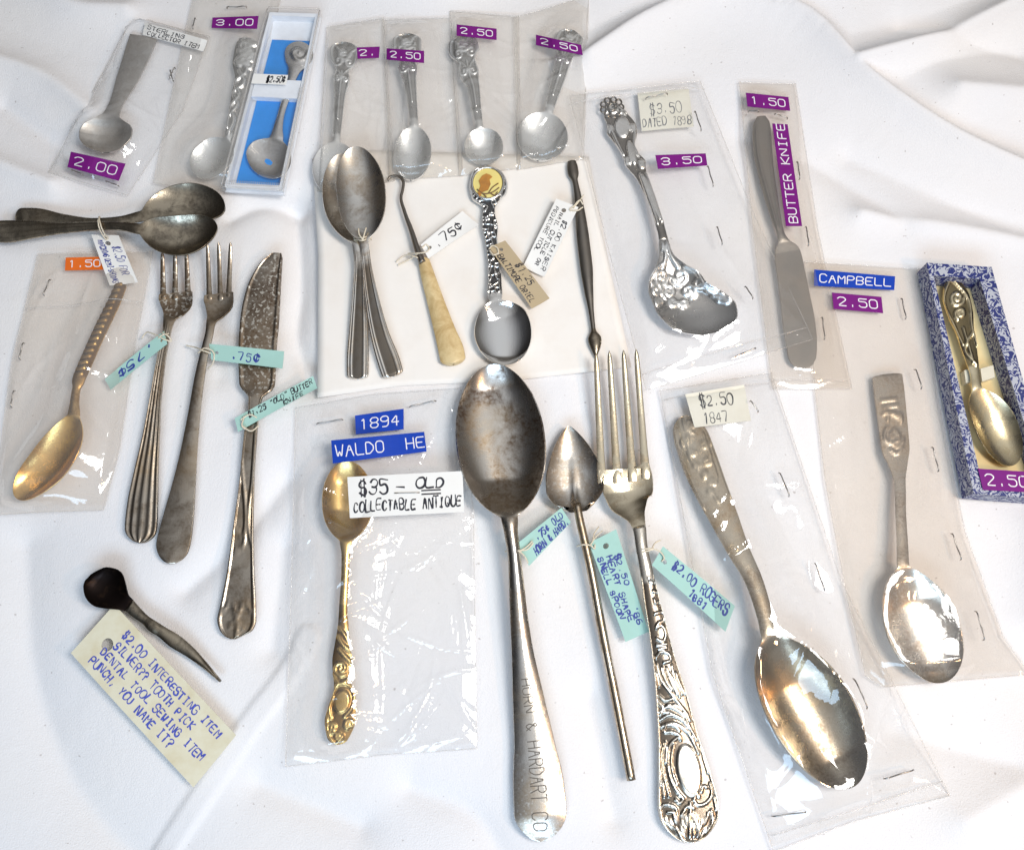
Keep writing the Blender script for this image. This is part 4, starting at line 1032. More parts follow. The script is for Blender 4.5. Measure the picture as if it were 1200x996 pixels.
price_tag('white tag with .75 tied to the button hook', (493, 287), (542, 248), (561, 264), (502, 303), [6.2, 2.5, 2, 5], M['white_card'], [('.75c', .22, .74, .62, .50)], M['black_ink'], .6, True, [[(478, 297, 3), (488, 297, 7.4), (497, 296, 7.2), (503, 292, 6.2), (499, 287, 6), (494, 291, 6.6)], [(464, 307, .8), (476, 299, 3), (486, 301, 6), (494, 304, 5.6)], [(466, 311, .7), (482, 303, 2.5), (490, 297, 7.2)]], seed=7, w=.7)
# bird medallion spoon
r = thing('souvenir_spoon', 'shiny spoon with round bird picture on its finial and pierced black patterned handle', 'spoon', 577, 260, None)
hs = [(581, 352, 7, 6), (580, 344, 9, 5.6), (580, 330, 8, 5), (579, 305, 7.5, 4.6), (576, 285, 7, 4.2), (574, 265, 9.5, 4), (573, 255, 8, 3.8), (573, 245, 7, 3.6), (573, 240, 10, 3.4), (572, 230, 20, 3.2), (572, 218, 23, 3), (571, 206, 20, 3), (571, 196, 13, 3)]
spoon(r, (591, 428), [(591, 410), (589, 385)], 34, .52, hs, 7, 5.5, 6.5, 6, 1.5, .4, (M['chrome'], M['pierced']), nh=260, MU=45, shoulder=1.0,
      relief=masked(relief_strokes(cells([(581, 350, 9), (580, 330, 9), (579, 305, 8), (576, 285, 7), (574, 265, 10), (573, 245, 9), (573, 234, 17), (571, 215, 24), (571, 196, 18)], 4.6, 9), .95, .5, rims=[(.95, .09)]), 5))
def disc(root, name, cx, cy, rad, z, h, mat, sx=1.0, sy=1.0, rot=0, dome=True):
    V = []; n, m = 5, 28
    for i in range(n + 1):
        f = i / n
        for k in range(m):
            a = 2 * math.pi * k / m; x = rad * f * math.cos(a) * sx; y = rad * f * math.sin(a) * sy
            p = P(cx + x * math.cos(rot) - y * math.sin(rot), cy + x * math.sin(rot) + y * math.cos(rot), z); p[2] = z + (h * (1 - f * f) if dome else 0); V.append(p)
    V = np.array(V); F = [f for f in quads(n + 1, m, True)]; F = [f if np.cross(V[f[2]] - V[f[0]], V[f[3]] - V[f[1]])[2] >= 0 else f[::-1] for f in F]
    return mesh_obj(name, V, F, mat, root)
tv, tf = tube_mesh(np.array([P(571.5 + 18.5 * math.cos(a), 215 + 18.5 * math.sin(a), 4.2) for a in np.linspace(0, 2 * math.pi, 40)]), .8, 8, False); mesh_obj('medallion_rim', tv, tf, M['silver'], r)
md = disc(r, 'medallion', 571.5, 215, 17.8, 4.1, .7, paper('medallion_yellow', (.80, .66, .22), (.7, .7, .35), .6, .15))
bird = [(560, 226), (563, 218), (561, 212), (565, 206), (570, 203.5), (574, 205), (577, 207.5), (573.5, 209.5), (575, 216), (572, 223), (566, 225), (562, 231)]
def flat_shape(name, poly, z, mat, parent):
    p = np.array([P(a, b, z) for a, b in poly]); n = len(p)
    V = np.concatenate([p, [p.mean(0)]]); V[-1, 2] += .05; F = orient(V, [(n, i, (i + 1) % n) for i in range(n)]); F = [f if np.cross(V[f[1]] - V[f[0]], V[f[2]] - V[f[0]])[2] > 0 else f[::-1] for f in F]
    V, F = thicken(V, F, .08); return mesh_obj(name, V, F, mat, parent, smooth=False)
flat_shape('bird_picture', bird, 5.05, paper('bird_orange', (.50, .22, .04), (.10, .05, .03), .7, .3), md)
its = [tube_mesh(curve_pts(np.array([P(*p, 4.95) for p in s_]), 12), .32, 5) for s_ in ([(559, 222), (566, 227), (576, 226), (585, 220)], [(574, 226), (580, 229), (583, 225)], [(572, 227), (577, 220), (584, 215)], [(566, 227), (570, 231)])]
V, F = joinm(its); mesh_obj('branch_picture', V, F, paper('branch_brown', (.16, .08, .03)), md)
price_tag('brown kraft tag tied to the bird picture spoon', (592, 282), (644, 350), (623, 362), (573, 290), [6.5, 3, 3, 6.5], M['kraft_card'], [('$1.25', .38, .42, .36, .36), ('BALTIMORE ORIEL', .16, .88, .78, .28)], M['black_ink'], .6, True, [[(573, 292, 6.8), (577, 288, 7.6), (583, 291, 7.2), (584, 298, 7)], [(574, 294, 6.6), (579, 299, 7.4), (584, 297, 7)]], seed=8, w=.42)
# cuticle tool
r = thing('cuticle_tool', 'slim dark steel manicure tool with spear tip, left of the ladle bag', 'manicure tool', 685, 300)
q, L, Rr, z, hw = spine([(670, 189, 4.8, 2.6), (671, 197, 6.5, 2.6), (672, 203, 6.5, 2.8), (674, 212, 3.2, 3.2), (677, 228, 4, 3.4), (680, 250, 6, 3.6), (684, 285, 7.5, 3.8), (687, 310, 7.5, 3.8), (690, 340, 5.5, 3.6), (693, 365, 3.2, 3.2), (695.5, 386, 2.6, 3), (697, 397, 8, 2.8), (697.5, 401, 7.6, 2.8), (698.5, 419, .6, 2.4)], 90)
k = int(np.argmin(np.abs(q - 24))); k2 = int(np.argmin(np.abs(q - 197)))
loft([('blade', 0, k, M['grey_metal']), ('shaft', k, k2, M['grey_metal']), ('tip', k2, len(q) - 1, M['dark_steel'])], L, Rr, z, 0, np.minimum(hw / 2.3 * .5, 1.4), 1.5, r, 11)
price_tag('white tag with three lines of writing tied to the manicure tool', (678, 243), (638, 325), (613, 313), (652, 233), [6, 2.5, 2.5, 6], M['white_card'], [('$2.00 KAISER', .24, .31, .70, .19), ('NAIL CUTICLE OR', .16, .60, .76, .17), ('PEDICURE TOOL', .10, .88, .66, .16)], M['black_ink'], .7, True, [[(667, 246, 6.4), (672, 242, 6.5), (680, 235, 6.2), (683, 240, 5.2)], [(668, 247, 6.2), (676, 247, 6.4), (683, 243, 5)], [(672, 244, 6.6), (681, 233, 4.6), (684, 229, 3.6)]], seed=9, w=.36)
# ------------------------------------------------------------------ ornate ladle in its bag
r = thing('gravy_ladle', 'ornate silver ladle with pierced flower finial and scrolled collar above a smooth lopsided bowl', 'ladle', 775, 250)
hst = [(708, 129, 726, 124, 2.6, 0), (708, 137, 735, 133, 2.8, 0), (711, 146, 745, 145, 3, 0), (711, 155, 747, 152, 3, 0), (717, 164, 746, 161, 3.2, 0), (723, 172, 744, 170, 3.4, 0), (730, 185, 749, 180, 3.8, 0), (732, 192, 757, 190, 4, 0), (737, 199, 757, 197, 4.2, 0), (745, 208, 759, 205, 4.6, 0), (757, 232, 768, 229, 5.6, 0), (767, 260, 777, 258, 6.8, 0), (772, 281, 783, 280, 7.6, 0), (772, 298, 789, 297, 8, .5), (767, 315, 806, 311, 8, 2.5), (761, 326, 822, 321, 8, 4), (760, 339, 829, 331, 8, 5), (765, 354, 849, 342, 7.6, 5.4), (771, 368, 863, 356, 7.2, 5.2), (780, 378, 865, 368, 7, 4.6), (790, 386, 857, 382, 6.6, 3.4), (803, 390, 842, 389, 6.4, 1.8), (817, 392, 826, 392, 6.2, .3)]
ladst = [spiral(776, 322, 9, 0, 1.5), spiral(798, 322, 9, 3, 1.5, -1), spiral(785, 338, 9, 2, 1.5), spiral(808, 338, 8, 1, 1.4, -1), spiral(770, 338, 8, 4, 1.4), [(776, 285), (780, 300), (778, 312)], [(781, 285), (786, 300), (795, 312)], spiral(779, 290, 5, 0, 1.2),
         spiral(820, 330, 7, 0, 1.3), spiral(790, 350, 6, 0, 1.3), spiral(804, 352, 5, 2, 1.3), spiral(773, 352, 5, 2, 1.2), [(762, 328), (770, 314), (778, 308)], [(802, 312), (815, 318), (824, 332)]] + \
        [spiral(831 + i * 7, 336 + i * 5.2, 4.5, i, 1.2) for i in range(4)]
ladst += [spiral(718, 128, 6, 0, 1.4), spiral(710, 131, 4, 2, 1), spiral(727, 124, 4, 1, 1), spiral(731, 133, 4, 3, 1), spiral(714, 152, 5, 3, 1.4), spiral(742, 150, 5, 0, 1.4), spiral(735, 190, 5, 3, 1.4), spiral(752, 192, 5, 0, 1.4), [(714, 148), (722, 166), (730, 182)], [(744, 152), (743, 168), (748, 184)], [(750, 206), (770, 262)], [(757, 204), (776, 260)]]
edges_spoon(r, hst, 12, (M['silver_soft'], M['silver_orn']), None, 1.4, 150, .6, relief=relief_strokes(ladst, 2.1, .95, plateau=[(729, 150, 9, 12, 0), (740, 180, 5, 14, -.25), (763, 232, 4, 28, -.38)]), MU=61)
its = []
for k in range(9):                                                     # ring petals round the open flower finial
    a = 2 * math.pi * k / 9; p = np.array([P(717 + 10.5 * math.cos(a) + 3.3 * math.cos(b), 126 + 9 * math.sin(a) + 3.3 * math.sin(b), 3.4) for b in np.linspace(0, 6.283, 12)])
    its.append(tube_mesh(p, .55, 6, False))
tv, tf = tube_mesh(np.array([P(717 + 4.5 * math.cos(a), 126 + 4 * math.sin(a), 4.6) for a in np.linspace(0, 6.283, 16)]), .7, 6); its.append((tv, tf))
V, F = joinm(its); mesh_obj('finial', V, F, M['silver_orn'], r)
lad = r
cA = price_tag('square cream card dated 1898 inside the ladle bag', (747, 109), (807, 105), (813, 149), (752, 154), 3.4, M['cream_card'], [('$3.50', .20, .60, .64, .26), ('DATED 1898', .04, .92, .94, .22)], M['pencil'], .4, False, name='price_card', cat='price card', group='paper note cards in bags', seed=10, w=.45)
# right butter knife
r = thing('butter_knife', 'plain dull grey butter knife with broad flat blade, in a narrow bag', 'butter knife', 918, 280)
edges_spoon(r, [(887, 137, 897, 136, 3, 0), (883, 145, 902, 143, 3, 0), (882, 158, 904, 155, 3, 0), (883, 175, 905, 173, 3, 0), (888, 200, 907, 197, 3.2, 0), (895, 228, 911, 225, 3.6, 0), (904, 255, 915, 253, 4.2, 0), (911, 275, 920, 274, 4.4, 0), (912, 284, 926, 282, 4, 0), (909, 291, 934, 287, 3.6, 0), (908, 298, 938, 293, 3.2, 0), (911, 325, 944, 318, 2.8, 0), (914, 348, 949, 342, 2.6, 0), (918, 385, 956, 378, 2.5, 0), (922, 408, 958, 402, 2.5, 0), (925, 422, 957, 418, 2.5, 0), (931, 429, 952, 428, 2.5, 0), (938, 432, 946, 432, 2.5, 0)], 8, (M['grey_metal'], M['grey_metal']), None, 1.4, 90, .5,
            relief=masked(relief_strokes([[(886, 150), (888, 180), (899, 225), (911, 268)], [(901, 150), (902, 180), (907, 225), (915, 268)]], 1.6, .5), -50, 140), names=('blade', 'handle'), MU=21)
kn = r
bag('narrow clear bag with upright purple butter knife tape', [(866, 97), (932, 99)], [(932, 99), (958, 270), (998, 456)], [(905, 456), (998, 456)], [(866, 97), (882, 270), (905, 456)], [kn.name], M['film_beige'], z0=.12, seed=32, wr=.4, creases=10,
    tapes=[((874, 109), (924, 114), (926, 130), (876, 125), 'purple', '1.50', {}), ((921, 265), (905, 145), (923, 146), (940, 265), 'purple', 'BUTTER KNIFE', {'margin': .03, 'lift': 1.6})],
    staples=[(877, 131, 888, 133), (908, 134, 924, 137), (944, 266, 946, 290), (934, 190, 937, 210)], seams=[[(906, 446), (994, 447)]])
bag('large stiff clear bag holding the ornate ladle, with purple 3.50 tape', [(667, 113), (820, 96)], [(820, 96), (886, 258), (952, 398)], [(757, 458), (880, 420), (952, 398)], [(667, 113), (712, 290), (757, 458)], [lad.name, cA.name], M['film_stiff'], z0=2.0, seed=31, wr=1.4, creases=34, slope=.35,
    tapes=[((768, 182), (827, 180), (829, 194), (771, 198), 'purple', '3.50', {})], staples=[(814, 131, 822, 152), (829, 195, 836, 218), (840, 266, 846, 287), (873, 336, 882, 350), (757, 116, 782, 112), (862, 418, 886, 408)], seams=[[(667, 124), (825, 106)], [(752, 440), (945, 385)]])
# ------------------------------------------------------------------ broad spoon in blue taped bag at the right
r = thing('spoon', 'silver spoon with broad flat engraved handle, in the beige bag with blue tape', 'spoon', 1060, 600)
eng = [[(1033, 470), (1050, 468)], [(1034, 476), (1052, 475)], [(1034, 486), (1040, 484), (1040, 494)], [(1046, 484), (1056, 486), (1056, 496)], [(1040, 500), (1036, 512), (1044, 520), (1054, 512), (1048, 504), (1042, 510)], [(1043, 526), (1050, 532), (1058, 524)], spiral(1050, 515, 9, 0, 1.6), [(1036, 480), (1054, 490)]]
b3, info = spoon(r, (1108, 799), [(1097, 768), (1082, 735)], 43, .50, [(1059, 664, 7, 9), (1058, 640, 6.5, 8), (1056, 600, 6, 6.6), (1055, 565, 6.5, 5.4), (1053, 545, 11, 4.6), (1050, 525, 16.5, 4), (1046, 490, 17.5, 3.4), (1042, 455, 18, 3), (1040, 438, 17.5, 2.8)], 9, 6, 8, 3, 1.5, .3, (M['plate'], M['aged']), MU=27, nh=90, off=.5,
                relief=masked(relief_strokes([[(q[0], q[1]) for q in s_] for s_ in eng], 1.5, .5), 120), shoulder=.8)
cam_sp = r
bag('large beige bag with blue name tape and purple 2.50 tape at the right', [(942, 307), (1078, 316)], [(1078, 316), (1100, 470), (1130, 622), (1175, 747), (1207, 790)], [(1014, 792), (1036, 808), (1210, 814)], [(942, 307), (955, 460), (966, 560), (990, 690), (1014, 792)], [cam_sp.name], M['film_beige'], z0=.1, seed=41, wr=.9, creases=26, slope=.4,
    tapes=[((954, 316), (1049, 324), (1048, 340), (954, 335), 'blue', 'CAMPBELL', {'margin': .07}), ((975, 343), (1033, 348), (1035, 367), (977, 362), 'purple', '2.50', {})],
    staples=[(1056, 350, 1061, 374), (1072, 433, 1079, 456), (1092, 524, 1100, 552), (1115, 625, 1125, 656), (1143, 716, 1152, 750), (963, 372, 966, 398)])
# ------------------------------------------------------------------ damask box
r = thing('presentation_box', 'long open box covered in blue and white scroll patterned paper at right edge', 'gift box', 1140, 450)
HB2 = 13.0
outer = [(1087, 308), (1161, 313), (1218, 480), (1240, 575), (1135, 575)]
outer = [(1086, 308), (1162, 313), (1238, 586), (1141, 578)]
c2 = np.array([P(a, b, HB2) for a, b in outer])
inner_px = [(1094, 323), (1148, 327), (1222, 566), (1150, 562)]
ci = np.array([P(a, b, HB2) for a, b in inner_px])
def wallring(co, cin, z0, z1):
    V = []; F = []
    for q, z_ in ((co, z0), (co, z1), (cin, z1), (cin, z0)):
        for p in q: V.append((p[0], p[1], z_))
    for k in range(4):
        for i in range(4):
            j = (i + 1) % 4; a, b = k * 4, ((k + 1) % 4) * 4
            F.append((a + i, b + i, b + j, a + j))
    return np.array(V), F
V, F = wallring(c2, ci, .2, HB2); mesh_obj('box_wall', V, F, M['damask'], r, smooth=False)
V = np.concatenate([ci * [1, 1, 0] + [0, 0, 1.6]]); V = (V - V.mean(0)) * [.995, .995, 1] + V.mean(0); F = orient(V, [(0, 1, 2, 3)]); V, F = thicken(V, F, 1.2); mesh_obj('lining', V, F, M['yellow_card'], r, smooth=False)
for (a, b) in ((1138, 440), (1157, 438)):
    V, F = prism_px([(a - 8, b - 6), (a + 7, b - 10), (a + 9, b + 4), (a - 6, b + 9)], 1.7, 6.5); mesh_obj('holding_clip', V, F, M['fold_plastic'], r, smooth=False)
tape(r, None, (1146, 549), (1209, 553), (1212, 577), (1152, 574), 'purple', '2.50', curl=HB2 + .1)
boxR = r
r = thing('souvenir_spoon', 'gilt spoon with pointed openwork finial, lying in the patterned box at the right', 'spoon', 1145, 440)
spoon(r, (1188, 545), [(1178, 520), (1166, 494)], 25, .48, [(1145, 455, 6, 7.5), (1143, 440, 5.5, 7), (1140, 425, 7, 6.6), (1136, 408, 9, 6.2), (1131, 388, 11, 5.8), (1126, 368, 15, 5.4), (1121, 350, 16, 5), (1117, 335, 11, 5), (1113, 322, 3, 5)], 5, 5, 7, 3, 1.3, .5, (M['champagne'], M['champagne']), MU=27, nh=90, off=2,
      relief=masked(relief_strokes([[(1113, 326), (1106, 350), (1119, 385), (1128, 405)], [(1114, 326), (1134, 350), (1139, 385), (1145, 405)], spiral(1121, 350, 9, 0, 1.5), spiral(1125, 368, 7, 2, 1.4), [(1128, 385), (1140, 425)], [(1139, 390), (1130, 410), (1144, 428)]], 1.8, .8), 22), shoulder=.9)
# ------------------------------------------------------------------ gold spoon in the crinkled centre bag
r = thing('souvenir_spoon', 'antique gold spoon with scrolled bust shaped finial, in the crinkled bag with two blue tapes', 'spoon', 403, 720)
hs = [(405, 634, 7, 8), (405, 650, 5, 7.4), (404, 680, 4.6, 6.6), (402, 715, 5, 5.6), (402, 735, 6.5, 5), (401, 755, 9, 4.6), (401, 775, 12, 4.2), (402, 788, 12.5, 4), (401, 800, 10, 4), (403, 812, 13, 3.8), (401, 828, 16, 3.6), (398, 845, 18, 3.4), (396, 858, 15, 3.2), (394, 872, 9, 3)]
spoon(r, (407, 540), [(407, 556), (407, 585)], 30, .48, hs, 7, 6, 8, 6, 1.6, .8, (M['brass_orn'], M['brass_orn']), MU=33, nh=140, off=.5,
      relief=masked(relief_strokes([spiral(400, 783, 9, 1, 1.5), [(397, 760), (404, 768), (411, 775)], [(396, 745), (402, 755), (410, 762)], [(397, 735), (403, 742), (408, 750)], [(390, 790), (398, 800), (408, 796), (414, 786)], [(390, 812), (396, 802), (408, 802), (415, 812), (412, 830), (404, 840)], spiral(389, 852, 7, 1, 1.5), spiral(410, 848, 6, 2, 1.4), [(384, 835), (386, 862), (394, 871), (402, 862)], [(391, 815), (386, 830), (388, 842)], spiral(397, 862, 5, 0, 1.3)], 2.0, .9, plateau=[(401, 822, 9, 13, .2)]), 70), pw=2.5)
gw = r
_, Vt = bag('crinkled clear bag with two blue tapes and an antique gold spoon', [(347, 478), (440, 462), (540, 455)], [(540, 455), (555, 600), (559, 877)], [(335, 898), (450, 884), (559, 877)], [(347, 478), (342, 680), (335, 898)], [gw.name], M['film_clear'], z0=.1, seed=52, wr=1.1, creases=110, nu=120, nv=190, sharp=.55, lump=.5, slope=.5,
    tapes=[((416, 487), (473, 479), (473, 503), (417, 509), 'blue', '1894', {'margin': .1, 'lift': 1.5}), ((388, 516), (497, 506), (500, 529), (390, 543), 'blue', 'WALDO  HE', {'margin': .04, 'lift': 1.9})],
    staples=[(371, 497, 402, 492), (480, 477, 511, 470)])
zc = [film_z(Vt, P(a, b, 6)) + .9 for a, b in ((407, 559), (542, 552), (544, 600), (410, 607))]; zc = [max(max(zc), 9.5)] * 2 + [max(max(zc), 9.5)] * 2
rc = price_tag('white card reading old collectable antique, over the gold spoon bowl', (407, 559), (542, 552), (544, 600), (410, 607), zc, M['white_card'], [('$35', .10, .46, .26, .32), ('-', .42, .46, .10, .3), ('OLD', .59, .36, .27, .24), ('COLLECTABLE ANTIQUE', .04, .86, .95, .26)], M['black_ink'], .3, False, name='price_card', cat='price card', group='paper note cards in bags', seed=12, w=.75)
fnc = quad_fn((407, 559), (542, 552), (544, 600), (410, 607), zc, .3, .35)
its = [tube_mesh(np.array([fnc(.40 + .22 * k / 5, .46 + .02 * k / 5) for k in range(6)]), .25, 6), tube_mesh(np.array([fnc(.62 + .14 * k / 5, .30 - .01 * k) for k in range(2)] + [fnc(.76, .28)]), .22, 5)]
V, F = its[0]; mesh_obj('staple', V, F, M['steel_wire'], rc)
V, F = joinm([ribbon(np.array([fnc(a + .0, b) - [0, 0, .2] for a in np.linspace(.64, .80, 5)]), .7) for b in (.43, .52)])
V, F = thicken(V, [f if np.cross(V[f[1]] - V[f[0]], V[f[2]] - V[f[0]])[2] > 0 else f[::-1] for f in F], .06); mesh_obj('underline', V, F, M['black_ink'], rc, smooth=False)
# ------------------------------------------------------------------ tablespoon
r = thing('tablespoon', 'large tarnished serving spoon with mottled brown bowl and stamped plain handle', 'tablespoon', 605, 720)
hs = [(597, 606, 10, 13), (599, 625, 8.2, 12.4), (602, 646, 8, 11.4), (605, 680, 9, 9.8), (608, 720, 10.5, 8.4), (612, 760, 12.8, 7), (619, 816, 18.5, 5), (626, 870, 24, 3.6), (631, 918, 30, 2.8), (633, 950, 31, 2.5), (634, 986, 24, 2.4)]
o_, info = spoon(r, (577, 427), [(580, 455), (586, 510)], 52.5, .50, hs, 14, 8, 12, 30, 1.9, 2.2, (M['tarnish'], M['plate']), MU=33, nh=110, nb=60, shoulder=.95, pw=2.4)
i0 = info['k'] + int(np.argmin(np.abs(info['q'][info['k']:] - 192))); i1 = info['k'] + int(np.argmin(np.abs(info['q'][info['k']:] - 372)))
f0 = surf(info, i0, i1, .10)
sgn = 1 if info['R'][i0][0] < info['L'][i0][0] else -1
tt = 'HORN & HARDART CO'
lettering('stamped_lettering', [(tt, 0, .66 if sgn > 0 else .66, 1.0, .30)], (lambda u, v: f0(u, v)) if sgn > 0 else (lambda u, v: f0(u, 1 - v)), M['engrave'], o_[1], .45, False, 1, 0, .05)
price_tag('teal tag tied to the large tablespoon', (606, 637), (658, 595), (669, 612), (620, 663), [11.5, 7, 6.5, 10], M['teal_card'], [('.75c OLD', .34, .47, .62, .36), ('HORN & HARD.', .20, .93, .78, .34)], M['blue_ink'], .4, False, [[(592, 646, 9.5), (600, 645, 12.8), (609, 645, 12.4), (615, 642, 12), (624, 634, 11.6)], [(609, 646, 12), (615, 652, 12), (619, 660, 11.4)], [(610, 645, 12.2), (617, 644, 12.3), (625, 636, 11.6)]], w=.6, seed=14)
# heart spoon
r = thing('heart_spoon', 'thin rod handled spoon with heart shaped bowl, between the tablespoon and the big fork', 'spoon', 700, 740)
def heart():
    rows = [(665, 499.5, 669, 499.5, 5, .1), (659, 506, 677, 506, 5, 1.2), (650, 522, 690, 521, 5.2, 3), (643, 544, 702, 541, 5.6, 4.4), (639.5, 562, 708, 558, 6, 5), (640, 575, 708, 570, 6.2, 4.6), (644, 585, 704, 580, 6.4, 3.2), (652, 591, 698, 586, 6.6, 1.4), (659, 592, 693, 588, 6.8, .4)]
    a = np.array(rows); s = np.r_[0, np.cumsum(np.hypot(*np.diff((a[:, :2] + a[:, 2:4]) / 2, axis=0).T))]; q = np.unique(np.r_[np.linspace(0, 6, 8), np.linspace(6, s[-1], 60)])
    L = np.stack([pchip(s, a[:, 0], q), pchip(s, a[:, 1], q)], -1); Rr = np.stack([pchip(s, a[:, 2], q), pchip(s, a[:, 3], q)], -1)

    def rel(px, py, u, S_):
        f = np.clip((S_[:, None] / s[-1] - .35) / .65, 0, 1)
        return 1.3 * f * np.exp(-(u / .10) ** 2), np.ones_like(px)

    def lobes(u, S_):
        f = np.clip((S_[:, None] / s[-1] - .55) / .45, 0, 1) ** 2
        g = 9.5 * f * np.power(np.clip(np.sin(math.pi * np.clip(np.abs(u), 0, 1) ** .9), 0, 1), .8)
        return g * .22, g
    z = pchip(s, a[:, 4], q); dep = np.minimum(pchip(s, a[:, 5], q), z - 1.4)
    return loft([('bowl', 0, len(q) - 1, M['plate'])], L, Rr, z, dep, 0, 1.2, r, 41, 2.2, rel, S_=q, shift=lobes)
heart()
c_ = np.array([P(x, y, z_) for x, y, z_ in ((676, 590, 6.0), (678, 602, 6.2), (683, 625, 5.8), (692, 665, 5), (705, 735, 3.8), (722, 820, 2.8), (740, 914, 2.4))])
V, F = tube_mesh(curve_pts(c_, 60), np.interp(np.linspace(0, 1, 60), [0, .1, .5, 1], [2.0, 2.1, 2.2, 2.1]), 14); mesh_obj('handle', V, F, M['brown_plate'], r)
price_tag('long teal tag with three lines on the heart spoon, ending under the big fork', (722, 620), (760, 740), (733, 752), (690, 636), [5.5, 2.2, 2.2, 5.5], M['teal_card'], [("$2.50   '86", .22, .32, .70, .20), ('HEART SHAPE', .20, .62, .66, .20), ('SNELL SPOON', .18, .90, .62, .19)], M['blue_ink'], .3, True, [[(676, 640, 4), (684, 638, 8), (692, 639, 7.4), (697, 643, 6), (697, 638, 6.3)], [(692, 638, 7), (699, 628, 5), (706, 622, 5)], [(694, 636, 6.8), (697, 624, 4), (702, 617, 3)]], seed=15, w=.6)
# big fork
r = thing('dinner_fork', 'large four tined fork with deeply scrolled ornate handle', 'fork', 770, 720)
z_ = lambda a, b: (750 + a / 3.255, 690 + b / 3.255)
ST = [[(150, 560), (115, 590), (105, 650), (115, 720), (140, 770), (165, 800)], [(75, 600), (70, 660), (78, 720), (72, 770)], [(95, 545), (120, 545), (150, 560), (155, 575)], [(70, 470), (100, 450), (140, 460), (175, 490)], [(75, 500), (110, 480), (150, 490), (185, 530)],
      [(80, 525), (120, 510), (165, 530), (205, 590), (222, 625)], [(60, 262), (80, 240), (110, 250), (115, 270), (90, 282)], [(62, 290), (75, 340), (110, 390), (150, 440), (182, 480)], [(120, 290), (130, 340), (160, 400)], [(100, 300), (115, 350), (140, 400)], [(85, 300), (95, 345), (120, 385)],
      [(48, 10), (75, 18), (76, 45), (58, 55), (52, 40)], [(55, 95), (85, 90), (90, 120), (70, 130), (60, 150), (80, 140), (97, 170), (85, 200), (62, 190)], [(265, 740), (272, 780), (250, 815), (215, 820), (203, 800)], [(256, 755), (240, 750), (233, 772)],
      [(82, 920), (72, 870), (90, 822), (130, 830), (140, 870), (112, 892), (95, 880)], [(152, 940), (160, 890), (190, 850), (190, 812)], [(190, 850), (215, 890), (222, 940)], [(290, 822), (302, 870), (285, 920), (250, 950)], [(270, 840), (276, 890), (240, 922), (213, 902)], [(100, 930), (140, 957), (190, 964), (242, 957)],
      [(70, 405), (95, 425), (120, 420)], [(60, 420), (85, 445)], [(70, 230), (100, 225)], [(62, 215), (100, 210)], [(95, 585), (85, 640), (92, 720), (110, 790)], [(185, 520), (215, 575)], [(128, 440), (160, 455), (190, 500)], [(190, 880), (188, 940)], [(165, 800), (150, 815), (135, 800)], [(240, 640), (258, 700)], [(230, 600), (248, 660)],
      [(60, 320), (72, 370)], [(135, 320), (150, 360), (172, 400)], [(110, 320), (128, 360), (150, 410)], [(75, 480), (85, 470), (110, 470), (130, 480)], [(90, 540), (100, 520), (130, 520), (150, 540)], [(60, 560), (64, 640), (66, 720), (66, 790)], [(100, 600), (96, 660)], [(85, 740), (92, 790)], [(128, 590), (118, 640), (124, 700), (140, 745)], [(80, 850), (84, 900), (110, 940)], [(105, 850), (125, 850), (128, 872)], [(150, 870), (170, 840)], [(165, 930), (172, 900), (186, 870)], [(205, 940), (200, 900)], [(230, 900), (250, 880), (262, 850)], [(280, 790), (290, 840)], [(205, 800), (215, 780), (225, 790)], [(225, 560), (248, 640), (275, 720)], [(195, 560), (215, 610)], [(165, 470), (195, 540)], [(70, 440), (90, 455), (110, 440), (125, 450)], [(160, 960), (150, 930), (135, 915)], [(225, 955), (235, 935), (255, 925)], [(175, 830), (190, 825), (205, 835)],
      [(30, -40), (50, -60), (62, -40), (48, -22), (36, -30)], [(22, -100), (45, -105), (48, -75), (30, -70)]]
fi = fork(r, [(698.5, 414, 705, 556, 5.0), (714, 411, 723, 556, 5.6), (730.5, 410, 741, 554, 5.6), (745.5, 409, 756.5, 551, 4.8)],
          [(700.5, 551, 761.5, 548, 5.6, .3), (704, 563, 765, 558, 5.3, 1.6), (707, 577, 766, 573, 5.4, 2.4), (713, 588, 763, 586, 6.2, 2.2), (725, 598, 759, 597, 7.4, 1.6), (736, 608, 756.5, 607, 8.4, .8), (741, 618, 757, 616, 9, .3)],
          [(752, 640, 7, 9.4), (757, 665, 7.4, 9), (763, 700, 9, 8), (771, 738, 11, 6.8), (777, 768, 13, 5.8), (786, 812, 18, 4.6), (794, 860, 23.5, 3.6), (802, 910, 31.5, 2.9), (807, 945, 36, 2.6), (811, 987, 30, 2.5)], (M['fork_gold'], metal('oxidised_fork_relief', (.86, .82, .74), .19, (.50, .42, .32), .35, 140, rel_dark=(.12, .085, .055))), 34, twid=8.6, MU=75, nh=300, crown=1.0, th=1.8,
          relief=masked(relief_strokes([[z_(*p) for p in s_] for s_ in ST], 1.55, .75, rims=[(.95, .06)], plateau=[(*z_(185, 690), 13, 30, -.18)]), 58, 1e9, 10))
price_tag('teal tag dated 1881 on the big ornate fork', (777, 640), (861, 710), (850, 740), (764, 662), [9, 4, 4, 9], M['teal_card'], [('$2.00 ROGERS', .20, .50, .76, .38), ('1881', .48, .92, .24, .30)], M['blue_ink'], .6, True, [[(746, 646, 7), (755, 643, 11), (764, 643, 10.6), (773, 646, 10), (778, 655, 9.8), (775, 658, 9)], [(747, 648, 7), (756, 646, 11), (765, 644, 10.4)], [(764, 643, 10.4), (768, 636, 8), (774, 633, 6)]], seed=16, w=.65)
